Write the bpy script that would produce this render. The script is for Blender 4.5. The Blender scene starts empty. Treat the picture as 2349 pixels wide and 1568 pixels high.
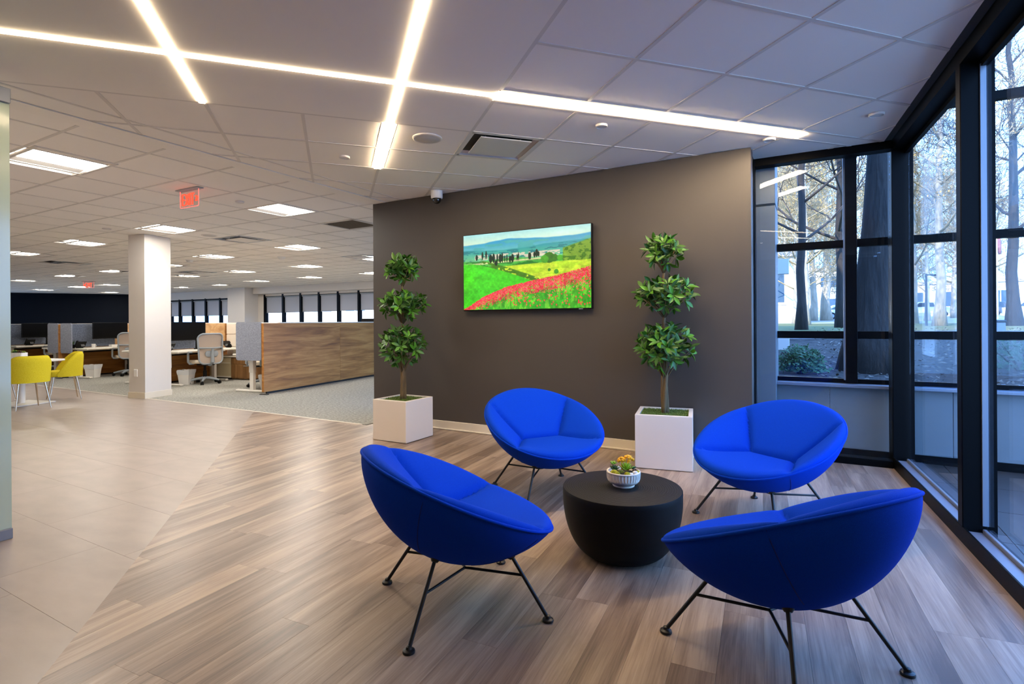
import bpy, bmesh, math, random
import numpy as np
from mathutils import Vector, Matrix
random.seed(11)
R = math.radians
C = bpy.context.scene.collection
SC = bpy.context.scene

# ------------------------------------------------------------------ camera, world, sun, exposure
EYE = 1.231                      # lens height above the floor
cam = bpy.data.objects.new('camera', bpy.data.cameras.new('camera'))
C.objects.link(cam)
cam.data.sensor_width = 36.0
cam.data.lens = 36.0 * 1230 / 2349
cam.data.shift_y = -(784 - 737) / 2349
cam.data.clip_start, cam.data.clip_end = 0.05, 400
cam.matrix_world = Matrix.Translation((0, 0, EYE)) @ Matrix.Rotation(R(90), 4, 'X') @ Matrix.Rotation(-0.006, 4, 'Z')
SC.camera = cam

SKY_STRENGTH = 6.3
SUN_STRENGTH = 9.0
LED_STRENGTH = 21.0
TROUGH_STRENGTH = 66.0
OFFICE_STRENGTH = 52.0
world = bpy.data.worlds.new('sky')
SC.world = world
world.use_nodes = True
wn = world.node_tree.nodes
wl = world.node_tree.links
wn.clear()
w_out = wn.new('ShaderNodeOutputWorld')
w_bg = wn.new('ShaderNodeBackground')
w_tc = wn.new('ShaderNodeTexCoord')
w_sep = wn.new('ShaderNodeSeparateXYZ')
w_ramp = wn.new('ShaderNodeValToRGB')
w_ramp.color_ramp.elements[0].position = 0.35
w_ramp.color_ramp.elements[0].color = (0.28, 0.53, 1.0, 1)
w_ramp.color_ramp.elements[1].position = 0.75
w_ramp.color_ramp.elements[1].color = (0.15, 0.39, 1.0, 1)
wl.new(w_tc.outputs['Generated'], w_sep.inputs[0])
wl.new(w_sep.outputs['Z'], w_ramp.inputs[0])
wl.new(w_ramp.outputs[0], w_bg.inputs[0])
w_bg.inputs[1].default_value = SKY_STRENGTH
wl.new(w_bg.outputs[0], w_out.inputs[0])

sun = bpy.data.objects.new('sun', bpy.data.lights.new('sun', 'SUN'))
C.objects.link(sun)
sun.data.energy = SUN_STRENGTH
sun.data.color = (1.0, 0.86, 0.66)
sun.data.angle = R(0.6)
sun.rotation_euler = Vector((0.62, 0.62, -0.50)).to_track_quat('-Z', 'Y').to_euler()

SC.view_settings.view_transform = 'Standard'
SC.view_settings.look = 'None'
SC.view_settings.gamma = 1
SC.view_settings.use_curve_mapping = False
SC.view_settings.exposure = 0.42
cy = SC.cycles
cy.use_denoising = True
cy.max_bounces = 9
cy.diffuse_bounces = 6
cy.glossy_bounces = 3
cy.transmission_bounces = 4
cy.transparent_max_bounces = 16
cy.sample_clamp_indirect = 6.0
cy.caustics_reflective = False
cy.caustics_refractive = False

# ------------------------------------------------------------------ frames of the building
PHI = R(-29.3)                   # the building grid (p to the right along the walls, q away)
OFF = R(-20.0)                   # the furniture grid of the open office
ZC = 2.70                        # ceiling height
cP, sP = math.cos(PHI), math.sin(PHI)


def PQ(p, q, z=0.0):
    return Vector((cP * p - sP * q, sP * p + cP * q, z))


def to_pq(x, y):
    return (cP * x + sP * y, -sP * x + cP * y)


# ------------------------------------------------------------------ materials
def lin(c):
    c = c / 255.0
    return c / 12.92 if c <= 0.04045 else ((c + 0.055) / 1.055) ** 2.4


def rgb(r, g, b):
    return (lin(r), lin(g), lin(b), 1.0)


def mat(name, col, rough=0.6, metal=0.0, spec=0.5, noise=None, bump=None, stretch=(1, 1, 1), rand=0.0, sheen=0.0, coat=0.0):
    m = bpy.data.materials.new(name)
    m.use_nodes = True
    nt = m.node_tree
    N, L = nt.nodes, nt.links
    b = N['Principled BSDF']
    b.inputs['Base Color'].default_value = col
    b.inputs['Roughness'].default_value = rough
    b.inputs['Metallic'].default_value = metal
    b.inputs['Specular IOR Level'].default_value = spec
    if sheen:
        b.inputs['Sheen Weight'].default_value = sheen
        b.inputs['Sheen Roughness'].default_value = 0.5
    if coat:
        b.inputs['Coat Weight'].default_value = coat
        b.inputs['Coat Roughness'].default_value = 0.1
    if noise or bump or rand:
        tc = N.new('ShaderNodeTexCoord')
        mp = N.new('ShaderNodeMapping')
        mp.inputs['Scale'].default_value = stretch
        L.new(tc.outputs['Object'], mp.inputs[0])
        src = None
        if rand:
            oi = N.new('ShaderNodeObjectInfo')
            add = N.new('ShaderNodeVectorMath')
            add.operation = 'MULTIPLY_ADD'
            comb = N.new('ShaderNodeCombineXYZ')
            for i in range(3):
                L.new(oi.outputs['Random'], comb.inputs[i])
            L.new(comb.outputs[0], add.inputs[0])
            add.inputs[1].default_value = (37, 53, 71)
            L.new(tc.outputs['Object'], add.inputs[2])
            L.new(add.outputs[0], mp.inputs[0])
            mr = N.new('ShaderNodeMapRange')
            mr.inputs[3].default_value = 1 - rand
            mr.inputs[4].default_value = 1 + rand
            L.new(oi.outputs['Random'], mr.inputs[0])
            src = mr.outputs[0]
        if noise:
            nz = N.new('ShaderNodeTexNoise')
            nz.inputs['Scale'].default_value = noise[0]
            nz.inputs['Detail'].default_value = 4
            L.new(mp.outputs[0], nz.inputs[0])
            mr2 = N.new('ShaderNodeMapRange')
            mr2.inputs[1].default_value = 0.3
            mr2.inputs[2].default_value = 0.7
            mr2.inputs[3].default_value = 1 - noise[1]
            mr2.inputs[4].default_value = 1 + noise[1]
            L.new(nz.outputs[0], mr2.inputs[0])
            if src is not None:
                mu = N.new('ShaderNodeMath')
                mu.operation = 'MULTIPLY'
                L.new(src, mu.inputs[0])
                L.new(mr2.outputs[0], mu.inputs[1])
                src = mu.outputs[0]
            else:
                src = mr2.outputs[0]
        if src is not None:
            vm = N.new('ShaderNodeVectorMath')
            vm.operation = 'SCALE'
            vm.inputs[0].default_value = col[:3]
            L.new(src, vm.inputs['Scale'])
            L.new(vm.outputs[0], b.inputs['Base Color'])
        if bump:
            nb = N.new('ShaderNodeTexNoise')
            nb.inputs['Scale'].default_value = bump[0]
            nb.inputs['Detail'].default_value = 3
            L.new(mp.outputs[0], nb.inputs[0])
            bp = N.new('ShaderNodeBump')
            bp.inputs['Strength'].default_value = bump[1]
            bp.inputs['Distance'].default_value = bump[2] if len(bump) > 2 else 0.002
            L.new(nb.outputs[0], bp.inputs['Height'])
            L.new(bp.outputs[0], b.inputs['Normal'])
    return m


def emit(name, col, strength):
    m = bpy.data.materials.new(name)
    m.use_nodes = True
    N = m.node_tree.nodes
    N.clear()
    o = N.new('ShaderNodeOutputMaterial')
    e = N.new('ShaderNodeEmission')
    e.inputs[0].default_value = col
    e.inputs[1].default_value = strength
    m.node_tree.links.new(e.outputs[0], o.inputs[0])
    return m


def wood(name, cols, along=1.0, across=9.0, grain=60.0, rough=0.45, rand=0.0, axis='X', bump=0.25):
    """procedural board: long streaks along one axis, fine grain, a tone of its own for every board"""
    m = bpy.data.materials.new(name)
    m.use_nodes = True
    N, L = m.node_tree.nodes, m.node_tree.links
    b = N['Principled BSDF']
    b.inputs['Roughness'].default_value = rough
    tc = N.new('ShaderNodeTexCoord')
    oi = N.new('ShaderNodeObjectInfo')
    comb = N.new('ShaderNodeCombineXYZ')
    for i in range(3):
        L.new(oi.outputs['Random'], comb.inputs[i])
    add = N.new('ShaderNodeVectorMath')
    add.operation = 'MULTIPLY_ADD'
    add.inputs[1].default_value = (31, 47, 59)
    L.new(comb.outputs[0], add.inputs[0])
    L.new(tc.outputs['Object'], add.inputs[2])

    def scaled(a, c):
        mp = N.new('ShaderNodeMapping')
        s = {'X': (a, c, c), 'Y': (c, a, c), 'Z': (c, c, a)}[axis]
        mp.inputs['Scale'].default_value = s
        L.new(add.outputs[0], mp.inputs[0])
        return mp
    n1 = N.new('ShaderNodeTexNoise')
    n1.inputs['Scale'].default_value = 1.0
    n1.inputs['Detail'].default_value = 6
    n1.inputs['Roughness'].default_value = 0.6
    n1.inputs['Distortion'].default_value = 0.6
    L.new(scaled(along, across).outputs[0], n1.inputs[0])
    n2 = N.new('ShaderNodeTexNoise')
    n2.inputs['Scale'].default_value = 1.0
    n2.inputs['Detail'].default_value = 3
    L.new(scaled(along * 4, grain * 3).outputs[0], n2.inputs[0])
    mx = N.new('ShaderNodeMath')
    mx.operation = 'MULTIPLY_ADD'
    L.new(n2.outputs[0], mx.inputs[0])
    mx.inputs[1].default_value = 0.35
    L.new(n1.outputs[0], mx.inputs[2])
    rs = N.new('ShaderNodeMath')
    rs.operation = 'MULTIPLY_ADD'
    L.new(oi.outputs['Random'], rs.inputs[0])
    rs.inputs[1].default_value = rand
    L.new(mx.outputs[0], rs.inputs[2])
    sub = N.new('ShaderNodeMath')
    sub.operation = 'SUBTRACT'
    L.new(rs.outputs[0], sub.inputs[0])
    sub.inputs[1].default_value = 0.175 + rand * 0.5
    rp = N.new('ShaderNodeValToRGB')
    el = rp.color_ramp.elements
    el[0].position, el[0].color = 0.30, cols[0]
    el[1].position, el[1].color = 0.70, cols[-1]
    if len(cols) == 3:
        e = el.new(0.5)
        e.color = cols[1]
    L.new(sub.outputs[0], rp.inputs[0])
    L.new(rp.outputs[0], b.inputs['Base Color'])
    if bump:
        bp = N.new('ShaderNodeBump')
        bp.inputs['Strength'].default_value = bump
        bp.inputs['Distance'].default_value = 0.001
        L.new(n2.outputs[0], bp.inputs['Height'])
        L.new(bp.outputs[0], b.inputs['Normal'])
    return m


def glass(name, tint, refl=0.10, rough=0.0):
    """thin architectural pane: lets light straight through, tints it, mirrors a little more at a slant"""
    m = bpy.data.materials.new(name)
    m.use_nodes = True
    N, L = m.node_tree.nodes, m.node_tree.links
    N.clear()
    o = N.new('ShaderNodeOutputMaterial')
    t = N.new('ShaderNodeBsdfTransparent')
    t.inputs[0].default_value = tint
    g = N.new('ShaderNodeBsdfGlossy')
    g.inputs['Roughness'].default_value = rough
    g.inputs[0].default_value = (0.9, 0.95, 1, 1)
    lw = N.new('ShaderNodeLayerWeight')
    lw.inputs[0].default_value = 0.5
    pw = N.new('ShaderNodeMath')
    pw.operation = 'POWER'
    pw.inputs[1].default_value = 5.0
    L.new(lw.outputs['Facing'], pw.inputs[0])
    ma = N.new('ShaderNodeMath')
    ma.operation = 'MULTIPLY_ADD'
    ma.use_clamp = True
    ma.inputs[1].default_value = 0.7
    ma.inputs[2].default_value = refl * 0.5
    L.new(pw.outputs[0], ma.inputs[0])
    mx = N.new('ShaderNodeMixShader')
    L.new(ma.outputs[0], mx.inputs[0])
    L.new(t.outputs[0], mx.inputs[1])
    L.new(g.outputs[0], mx.inputs[2])
    L.new(mx.outputs[0], o.inputs[0])
    return m


M = {}
M['accent'] = mat('accent_paint', rgb(70, 64, 59), 0.55, noise=(2.0, 0.03), bump=(300, 0.06))
M['white_paint'] = mat('white_paint', rgb(216, 208, 198), 0.6, bump=(250, 0.05))
M['navy_paint'] = mat('navy_paint', rgb(13, 18, 28), 0.7, spec=0.1, noise=(3, 0.05))
M['ceil_paint'] = mat('ceiling_paint', rgb(245, 239, 230), 0.75, noise=(1.5, 0.015))
M['ceil_tile'] = mat('acoustic_tile', rgb(245, 239, 231), 0.85, bump=(320, 0.35, 0.001), rand=0.015)
M['ceil_grid'] = mat('grid_white', rgb(218, 211, 203), 0.5)
M['plenum'] = mat('plenum', rgb(70, 66, 62), 0.9)
M['base'] = mat('baseboard_vinyl', rgb(222, 210, 188), 0.45)
M['strip'] = mat('transition_strip', rgb(226, 218, 206), 0.4)
M['plank'] = wood('vinyl_plank', [rgb(108, 90, 78), rgb(144, 124, 108), rgb(172, 152, 133)], 1.1, 13, 55, 0.34, 0.26, 'X', 0.22)
M['tile'] = mat('vinyl_tile', rgb(154, 141, 132), 0.34, noise=(3.5, 0.09), bump=(45, 0.08), rand=0.012, stretch=(1, 2.2, 1))
M['subfloor'] = mat('subfloor', rgb(120, 108, 98), 0.6)
M['black_metal'] = mat('black_metal', rgb(22, 22, 23), 0.42, spec=0.4)
M['frame'] = mat('anodised_frame', rgb(6, 7, 9), 0.4, spec=0.07)
M['sill'] = mat('metal_sill', rgb(128, 134, 146), 0.35, metal=0.3)
M['steel_white'] = mat('white_steel', rgb(226, 221, 212), 0.35)
M['chrome'] = mat('polished_brass_chrome', rgb(205, 186, 160), 0.18, metal=1.0)
M['plastic_white'] = mat('white_plastic', rgb(232, 230, 226), 0.4)
M['plastic_black'] = mat('black_plastic', rgb(10, 10, 11), 0.45, spec=0.2)
M['plastic_grey'] = mat('grey_plastic', rgb(152, 160, 168), 0.45)
M['screen_off'] = mat('dark_screen', rgb(4, 4, 5), 0.3, spec=0.1)
M['mesh_cloth'] = mat('mesh_cloth', rgb(178, 162, 148), 0.8, noise=(400, 0.12))
M['seat_cloth'] = mat('seat_cloth', rgb(205, 192, 172), 0.9)
M['glass'] = glass('window_glass', (0.93, 0.965, 1.0, 1), 0.03)
M['glass_out'] = glass('outer_glass', (0.95, 0.975, 1.0, 1), 0.04)
M['walnut'] = wood('walnut_laminate', [rgb(116, 68, 26), rgb(164, 108, 48), rgb(196, 140, 74)], 0.8, 10, 40, 0.45, 0.08, 'Y', 0.05)
M['oak'] = wood('oak_laminate', [rgb(176, 130, 82), rgb(200, 156, 104), rgb(214, 174, 124)], 0.8, 10, 40, 0.45, 0.05, 'X', 0.05)
M['drawer_wood'] = wood('drawer_laminate', [rgb(112, 78, 44), rgb(146, 106, 64), rgb(170, 128, 84)], 0.8, 12, 40, 0.45, 0.05, 'Z', 0.05)
M['felt'] = mat('felt', rgb(140, 145, 159), 0.95, noise=(75, 0.30), bump=(200, 0.3))
M['felt_dark'] = mat('felt_dark', rgb(98, 106, 122), 0.95, noise=(40, 0.32))
M['desk_white'] = mat('desk_laminate', rgb(236, 230, 218), 0.4)
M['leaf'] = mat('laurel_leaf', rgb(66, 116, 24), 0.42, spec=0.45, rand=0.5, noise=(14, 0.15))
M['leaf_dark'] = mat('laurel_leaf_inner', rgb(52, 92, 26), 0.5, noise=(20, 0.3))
M['bark'] = mat('bark', rgb(104, 84, 54), 0.85, noise=(30, 0.3), bump=(60, 0.6, 0.004), stretch=(1, 1, 0.25))
M['planter'] = mat('planter_white', rgb(232, 222, 212), 0.35)
M['turf'] = mat('planter_moss', rgb(92, 112, 46), 0.95, noise=(90, 0.4))


def fabric(name, col, col2, scale=900):
    m = mat(name, col, 0.9, spec=0.08)
    N, L = m.node_tree.nodes, m.node_tree.links
    b = N['Principled BSDF']
    tc = N.new('ShaderNodeTexCoord')
    w = N.new('ShaderNodeTexNoise')
    w.inputs['Scale'].default_value = scale
    w.inputs['Detail'].default_value = 2
    L.new(tc.outputs['Object'], w.inputs[0])
    rp = N.new('ShaderNodeValToRGB')
    rp.color_ramp.elements[0].position, rp.color_ramp.elements[0].color = 0.35, col2
    rp.color_ramp.elements[1].position, rp.color_ramp.elements[1].color = 0.65, col
    L.new(w.outputs[0], rp.inputs[0])
    L.new(rp.outputs[0], b.inputs['Base Color'])
    bp = N.new('ShaderNodeBump')
    bp.inputs['Strength'].default_value = 0.25
    bp.inputs['Distance'].default_value = 0.0008
    L.new(w.outputs[0], bp.inputs['Height'])
    L.new(bp.outputs[0], b.inputs['Normal'])
    return m


M['blue'] = fabric('royal_blue_wool', (0.001, 0.048, 0.50, 1), (0.0006, 0.032, 0.35, 1), 700)
M['yellow'] = fabric('mustard_weave', rgb(222, 206, 60), rgb(196, 174, 24), 260)


def carpet_mat():
    m = bpy.data.materials.new('grey_carpet')
    m.use_nodes = True
    N, L = m.node_tree.nodes, m.node_tree.links
    b = N['Principled BSDF']
    b.inputs['Roughness'].default_value = 0.95
    b.inputs['Specular IOR Level'].default_value = 0.1
    tc = N.new('ShaderNodeTexCoord')
    mp = N.new('ShaderNodeMapping')
    mp.inputs['Scale'].default_value = (1.0, 3.5, 1)
    L.new(tc.outputs['Object'], mp.inputs[0])
    n1 = N.new('ShaderNodeTexNoise')
    n1.inputs['Scale'].default_value = 20
    n1.inputs['Detail'].default_value = 8
    n1.inputs['Roughness'].default_value = 0.75
    L.new(mp.outputs[0], n1.inputs[0])
    rp = N.new('ShaderNodeValToRGB')
    e = rp.color_ramp.elements
    e[0].position, e[0].color = 0.36, rgb(108, 106, 100)
    e[1].position, e[1].color = 0.62, rgb(180, 178, 170)
    L.new(n1.outputs[0], rp.inputs[0])
    L.new(rp.outputs[0], b.inputs['Base Color'])
    n2 = N.new('ShaderNodeTexNoise')
    n2.inputs['Scale'].default_value = 180
    L.new(tc.outputs['Object'], n2.inputs[0])
    bp = N.new('ShaderNodeBump')
    bp.inputs['Strength'].default_value = 0.6
    bp.inputs['Distance'].default_value = 0.004
    L.new(n2.outputs[0], bp.inputs['Height'])
    L.new(bp.outputs[0], b.inputs['Normal'])
    return m


M['carpet'] = carpet_mat()


# ------------------------------------------------------------------ mesh helpers
def box(bm, c, s, rz=0.0, bevel=0.0, rot=None, seg=1):
    """a box of size s centred at c, turned by rz (or a matrix), with chamfered edges"""
    r = bmesh.ops.create_cube(bm, size=1.0)
    vs = r['verts']
    mtx = Matrix.Translation(c) @ (rot.to_4x4() if rot is not None else Matrix.Rotation(rz, 4, 'Z')) @ Matrix.Diagonal((s[0], s[1], s[2], 1))
    bmesh.ops.transform(bm, matrix=mtx, verts=vs)
    if bevel > 0:
        es = list({e for v in vs for e in v.link_edges})
        bmesh.ops.bevel(bm, geom=es, offset=bevel, segments=seg, affect='EDGES', profile=0.5)


def cyl(bm, p0, p1, r0, r1=None, n=12, cap=True):
    p0, p1 = Vector(p0), Vector(p1)
    r1 = r0 if r1 is None else r1
    d = p1 - p0
    if d.length < 1e-6:
        return
    q = d.normalized().to_track_quat('Z', 'Y')
    rings = []
    for p, r in ((p0, r0), (p1, r1)):
        rings.append([bm.verts.new(p + q @ Vector((r * math.cos(2 * math.pi * k / n), r * math.sin(2 * math.pi * k / n), 0))) for k in range(n)])
    for k in range(n):
        bm.faces.new((rings[0][k], rings[0][(k + 1) % n], rings[1][(k + 1) % n], rings[1][k]))
    if cap:
        bm.faces.new(rings[0][::-1])
        bm.faces.new(rings[1])


def tube(bm, pts, r, n=8, closed=False, radii=None):
    """a round bar through points, rings joined, ends capped"""
    P = [Vector(p) for p in pts]
    k = len(P)
    rings = []
    up = None
    for i, p in enumerate(P):
        if closed:
            t = (P[(i + 1) % k] - P[i - 1]).normalized()
        else:
            t = (P[min(i + 1, k - 1)] - P[max(i - 1, 0)]).normalized()
        if up is None:
            up = t.orthogonal().normalized()
        else:
            up = (up - t * up.dot(t))
            up = up.normalized() if up.length > 1e-6 else t.orthogonal().normalized()
        s = t.cross(up)
        rr = radii[i] if radii else r
        rings.append([bm.verts.new(p + (up * math.cos(2 * math.pi * j / n) + s * math.sin(2 * math.pi * j / n)) * rr) for j in range(n)])
    for i in range(k if closed else k - 1):
        a, b = rings[i], rings[(i + 1) % k]
        for j in range(n):
            bm.faces.new((a[j], a[(j + 1) % n], b[(j + 1) % n], b[j]))
    if not closed:
        bm.faces.new(rings[0][::-1])
        bm.faces.new(rings[-1])


def lathe(bm, prof, n=32, c=(0, 0, 0), cap=True):
    rings = []
    for (r, z) in prof:
        rings.append([bm.verts.new((c[0] + r * math.cos(2 * math.pi * k / n), c[1] + r * math.sin(2 * math.pi * k / n), c[2] + z)) for k in range(n)])
    for a, b in zip(rings[:-1], rings[1:]):
        for k in range(n):
            bm.faces.new((a[k], a[(k + 1) % n], b[(k + 1) % n], b[k]))
    if cap:
        bm.faces.new(rings[0][::-1])
        bm.faces.new(rings[-1])


def prism(bm, poly, z0, z1):
    """an upright prism over a plan polygon"""
    lo = [bm.verts.new((x, y, z0)) for x, y in poly]
    hi = [bm.verts.new((x, y, z1)) for x, y in poly]
    n = len(poly)
    bm.faces.new(lo[::-1])
    bm.faces.new(hi)
    for k in range(n):
        bm.faces.new((lo[k], lo[(k + 1) % n], hi[(k + 1) % n], hi[k]))


def rounded(w, h, r, n=5):
    pts = []
    for cx, cy_, a0 in ((w / 2 - r, h / 2 - r, 0), (-w / 2 + r, h / 2 - r, 90), (-w / 2 + r, -h / 2 + r, 180), (w / 2 - r, -h / 2 + r, 270)):
        for k in range(n + 1):
            a = R(a0 + 90 * k / n)
            pts.append((cx + r * math.cos(a), cy_ + r * math.sin(a)))
    return pts


def slab(bm, poly, mtx, t, bevel=0.0):
    """extrude a 2D outline by t and place it with a matrix (outline in local XY, thickness along local Z)"""
    n = len(poly)
    lo = [bm.verts.new(mtx @ Vector((x, y, -t / 2))) for x, y in poly]
    hi = [bm.verts.new(mtx @ Vector((x, y, t / 2))) for x, y in poly]
    f1 = bm.faces.new(lo[::-1])
    f2 = bm.faces.new(hi)
    for k in range(n):
        bm.faces.new((lo[k], lo[(k + 1) % n], hi[(k + 1) % n], hi[k]))
    if bevel:
        es = list(f1.edges) + list(f2.edges)
        bmesh.ops.bevel(bm, geom=es, offset=bevel, segments=2, affect='EDGES', profile=0.5)


def ball(bm, c, r, sub=1, s=(1, 1, 1)):
    q = bmesh.ops.create_icosphere(bm, subdivisions=sub, radius=r)
    bmesh.ops.transform(bm, matrix=Matrix.Translation(c) @ Matrix.Diagonal((s[0], s[1], s[2], 1)), verts=q['verts'])


def obj(name, bm, material, parent=None, smooth=False, loc=None, rz=None):
    me = bpy.data.meshes.new(name)
    bmesh.ops.recalc_face_normals(bm, faces=bm.faces[:])
    bm.to_mesh(me)
    bm.free()
    return link(name, me, material, parent, smooth, loc, rz)


def link(name, me, material, parent=None, smooth=False, loc=None, rz=None):
    if material is not None and not me.materials:
        me.materials.append(M[material] if isinstance(material, str) else material)
    if smooth:
        me.polygons.foreach_set('use_smooth', [True] * len(me.polygons))
        if smooth != 'all':
            me.set_sharp_from_angle(angle=R(smooth if smooth is not True else 40))
    o = bpy.data.objects.new(name, me)
    C.objects.link(o)
    if parent is not None:
        o.parent = parent
    if loc is not None:
        o.location = loc
    if rz is not None:
        o.rotation_euler = (0, 0, rz)
    return o


def thing(name, label, cat, loc=(0, 0, 0), rz=0.0, group=None):
    o = bpy.data.objects.new(name, None)
    o.empty_display_size = 0.1
    C.objects.link(o)
    o.location = loc
    o.rotation_euler = (0, 0, rz)
    return tag(o, label, cat, group)


def tag(o, label, cat, group=None):
    o['label'] = label
    o['category'] = cat
    if group:
        o['group'] = group
    return o


def struct(name, bm, material, rz=None, smooth=False, loc=None):
    o = obj(name, bm, material, None, smooth, loc, rz)
    o['kind'] = 'structure'
    return o


def struct_root(name, rz=0.0, loc=(0, 0, 0)):
    o = bpy.data.objects.new(name, None)
    o.empty_display_size = 0.1
    C.objects.link(o)
    o.location = loc
    o.rotation_euler = (0, 0, rz)
    o['kind'] = 'structure'
    return o


def kids(o):
    return [c for c in bpy.data.objects if c.parent == o]


KID = {}


def copy_tree(o, loc=None, rz=None, label=None, parent=None):
    c = o.copy()
    C.objects.link(c)
    c.parent = parent
    if loc is not None:
        c.location = loc
    if rz is not None:
        c.rotation_euler = (0, 0, rz)
    if label:
        c['label'] = label
    for ch in list(o.children):
        copy_tree(ch, parent=c)
    return c


def clip(poly, region):
    """Sutherland-Hodgman: keep the part of poly inside a list of half planes (a, b, c): a*x + b*y <= c"""
    for (a, b, c) in region:
        out = []
        n = len(poly)
        for i in range(n):
            p, q = poly[i], poly[(i + 1) % n]
            dp, dq = a * p[0] + b * p[1] - c, a * q[0] + b * q[1] - c
            if dp <= 0:
                out.append(p)
            if (dp < 0 < dq) or (dq < 0 < dp):
                t = dp / (dp - dq)
                out.append((p[0] + (q[0] - p[0]) * t, p[1] + (q[1] - p[1]) * t))
        poly = out
        if len(poly) < 3:
            return []
    return poly


def area(poly):
    return abs(sum(poly[i][0] * poly[(i + 1) % len(poly)][1] - poly[(i + 1) % len(poly)][0] * poly[i][1] for i in range(len(poly)))) / 2


def half(p, q, inside):
    """half plane whose edge runs through p and q and that holds the point inside"""
    a, b = q[1] - p[1], p[0] - q[0]
    c = a * p[0] + b * p[1]
    if a * inside[0] + b * inside[1] > c:
        a, b, c = -a, -b, -c
    return (a, b, c)


def rot2(p, a):
    return (p[0] * math.cos(a) - p[1] * math.sin(a), p[0] * math.sin(a) + p[1] * math.cos(a))


def hp_pq(a, b, c):
    """half plane a*p + b*q <= c given in building axes, in world axes"""
    return (a * cP - b * sP, a * sP + b * cP, c)


def hp_rot(h, ang):
    """the same half plane in axes turned by ang"""
    a, b, c = h
    return (a * math.cos(ang) + b * math.sin(ang), -a * math.sin(ang) + b * math.cos(ang), c)


# key plan points (world metres)
GL0 = Vector((3.16, 4.46))                 # corner of the lounge glazing
GLD = Vector((0.416, 0.909)).normalized()  # direction of the side glazing, away from the camera
VW0, VW1 = (-3.55, 7.317), (-1.634, 1.837)  # line between the vinyl tile and the wood planks
H_WOOD = half(VW0, VW1, (0, 4))
H_VINYL = half(VW0, VW1, (-5, 4))
H_GLASS = half((GL0.x, GL0.y), (GL0.x - GLD.x, GL0.y - GLD.y), (0, 3))

# ------------------------------------------------------------------ floor
bm = bmesh.new()
prism(bm, [PQ(p_, q_).xy[:] for p_, q_ in [(-34, -4), (1.9, -4), (1.9, 5.5), (0.72, 5.62), (-4.0, 16), (-34, 16)]], -0.12, -0.0085)
floor = struct('floor', bm, 'subfloor')
PLANK_ANG = R(65.0)
reg_a = [H_WOOD, H_GLASS, hp_pq(-1, 0, 4.66), hp_pq(0, 1, 5.42), (0, -1, -1.45)]
reg_b = [H_WOOD, hp_pq(1, 0, -4.66), hp_pq(0, 1, 4.745), (0, -1, -1.45)]
PW, PL, GAP = 0.152, 1.22, 0.0004
n_pl = 0
for i in range(-40, 45):
    off = (i * 0.37 + 0.13 * ((i * 7) % 5)) % 1.0 * PL
    for j in range(-8, 9):
        x0, x1 = j * PL + off + GAP, (j + 1) * PL + off - GAP
        y0, y1 = i * PW + GAP, (i + 1) * PW - GAP
        for reg in (reg_a, reg_b):
            poly = clip([(x0, y0), (x1, y0), (x1, y1), (x0, y1)], [hp_rot(h_, PLANK_ANG) for h_ in reg])
            if len(poly) < 3 or area(poly) < 0.0012:
                continue
            bm = bmesh.new()
            prism(bm, poly, -0.008, 0.0)
            o = obj('plank', bm, 'plank', floor, rz=PLANK_ANG)
            n_pl += 1
TW, TL = 0.457, 0.914
reg_v = [H_VINYL, hp_pq(0, 1, 4.745), (0, -1, -1.45)]
reg_near = reg_v + [hp_pq(-1, 0, 13.5), hp_pq(0, -1, -0.3)]
n_vt = 0
for i in range(0, 12):
    for j in range(-16, 6):
        x0 = j * TL + (0.5 * TL if i % 2 else 0.2)
        y0 = i * TW + 0.10
        sq = [(x0 + 0.0007, y0 + 0.0007), (x0 + TL - 0.0007, y0 + 0.0007), (x0 + TL - 0.0007, y0 + TW - 0.0007), (x0 + 0.0007, y0 + TW - 0.0007)]
        poly = clip(sq, [hp_rot(h_, PHI) for h_ in reg_near])
        if len(poly) < 3 or area(poly) < 0.002:
            continue
        bm = bmesh.new()
        prism(bm, poly, -0.008, 0.0)
        obj('floor_tile', bm, 'tile', floor, rz=PHI)
        n_vt += 1
bm = bmesh.new()
prism(bm, [(-34, 0.8), (-13.5, 0.8), (-13.5, 4.745), (-34, 4.745)], -0.008, 0.0)
obj('far_vinyl', bm, 'tile', floor, rz=PHI)
bm = bmesh.new()
prism(bm, [(-34, 4.765), (-4.70, 4.765), (-4.70, 5.2), (-2.6, 5.2), (-2.6, 16), (-34, 16)], -0.0085, 0.002)
carpet = obj('carpet', bm, 'carpet', floor, rz=PHI)
bm = bmesh.new()
box(bm, (-19.4, 4.755, 0.0), (29.3, 0.022, 0.009), bevel=0.002)
struct('trim_1', bm, 'strip', rz=PHI)

# ------------------------------------------------------------------ walls of the lounge
bm = bmesh.new()
box(bm, ((-4.77 - 0.455) / 2, 4.98 + 0.08, ZC / 2), (4.315, 0.16, ZC))
struct('wall_back', bm, 'accent', rz=PHI)
bm = bmesh.new()
box(bm, ((-4.77 - 0.455) / 2, 4.973, 0.05), (4.315, 0.014, 0.1), bevel=0.002)
box(bm, ((-4.77 - 0.455) / 2, 4.966, 0.010), (4.315, 0.026, 0.016), bevel=0.003)
struct('baseboard_back', bm, 'base', rz=PHI)
# white return of the office side behind the grey wall
bm = bmesh.new()
box(bm, (-2.65, 5.24, ZC / 2), (3.9, 0.2, ZC))
struct('wall_office_side', bm, 'white_paint', rz=PHI)
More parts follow.
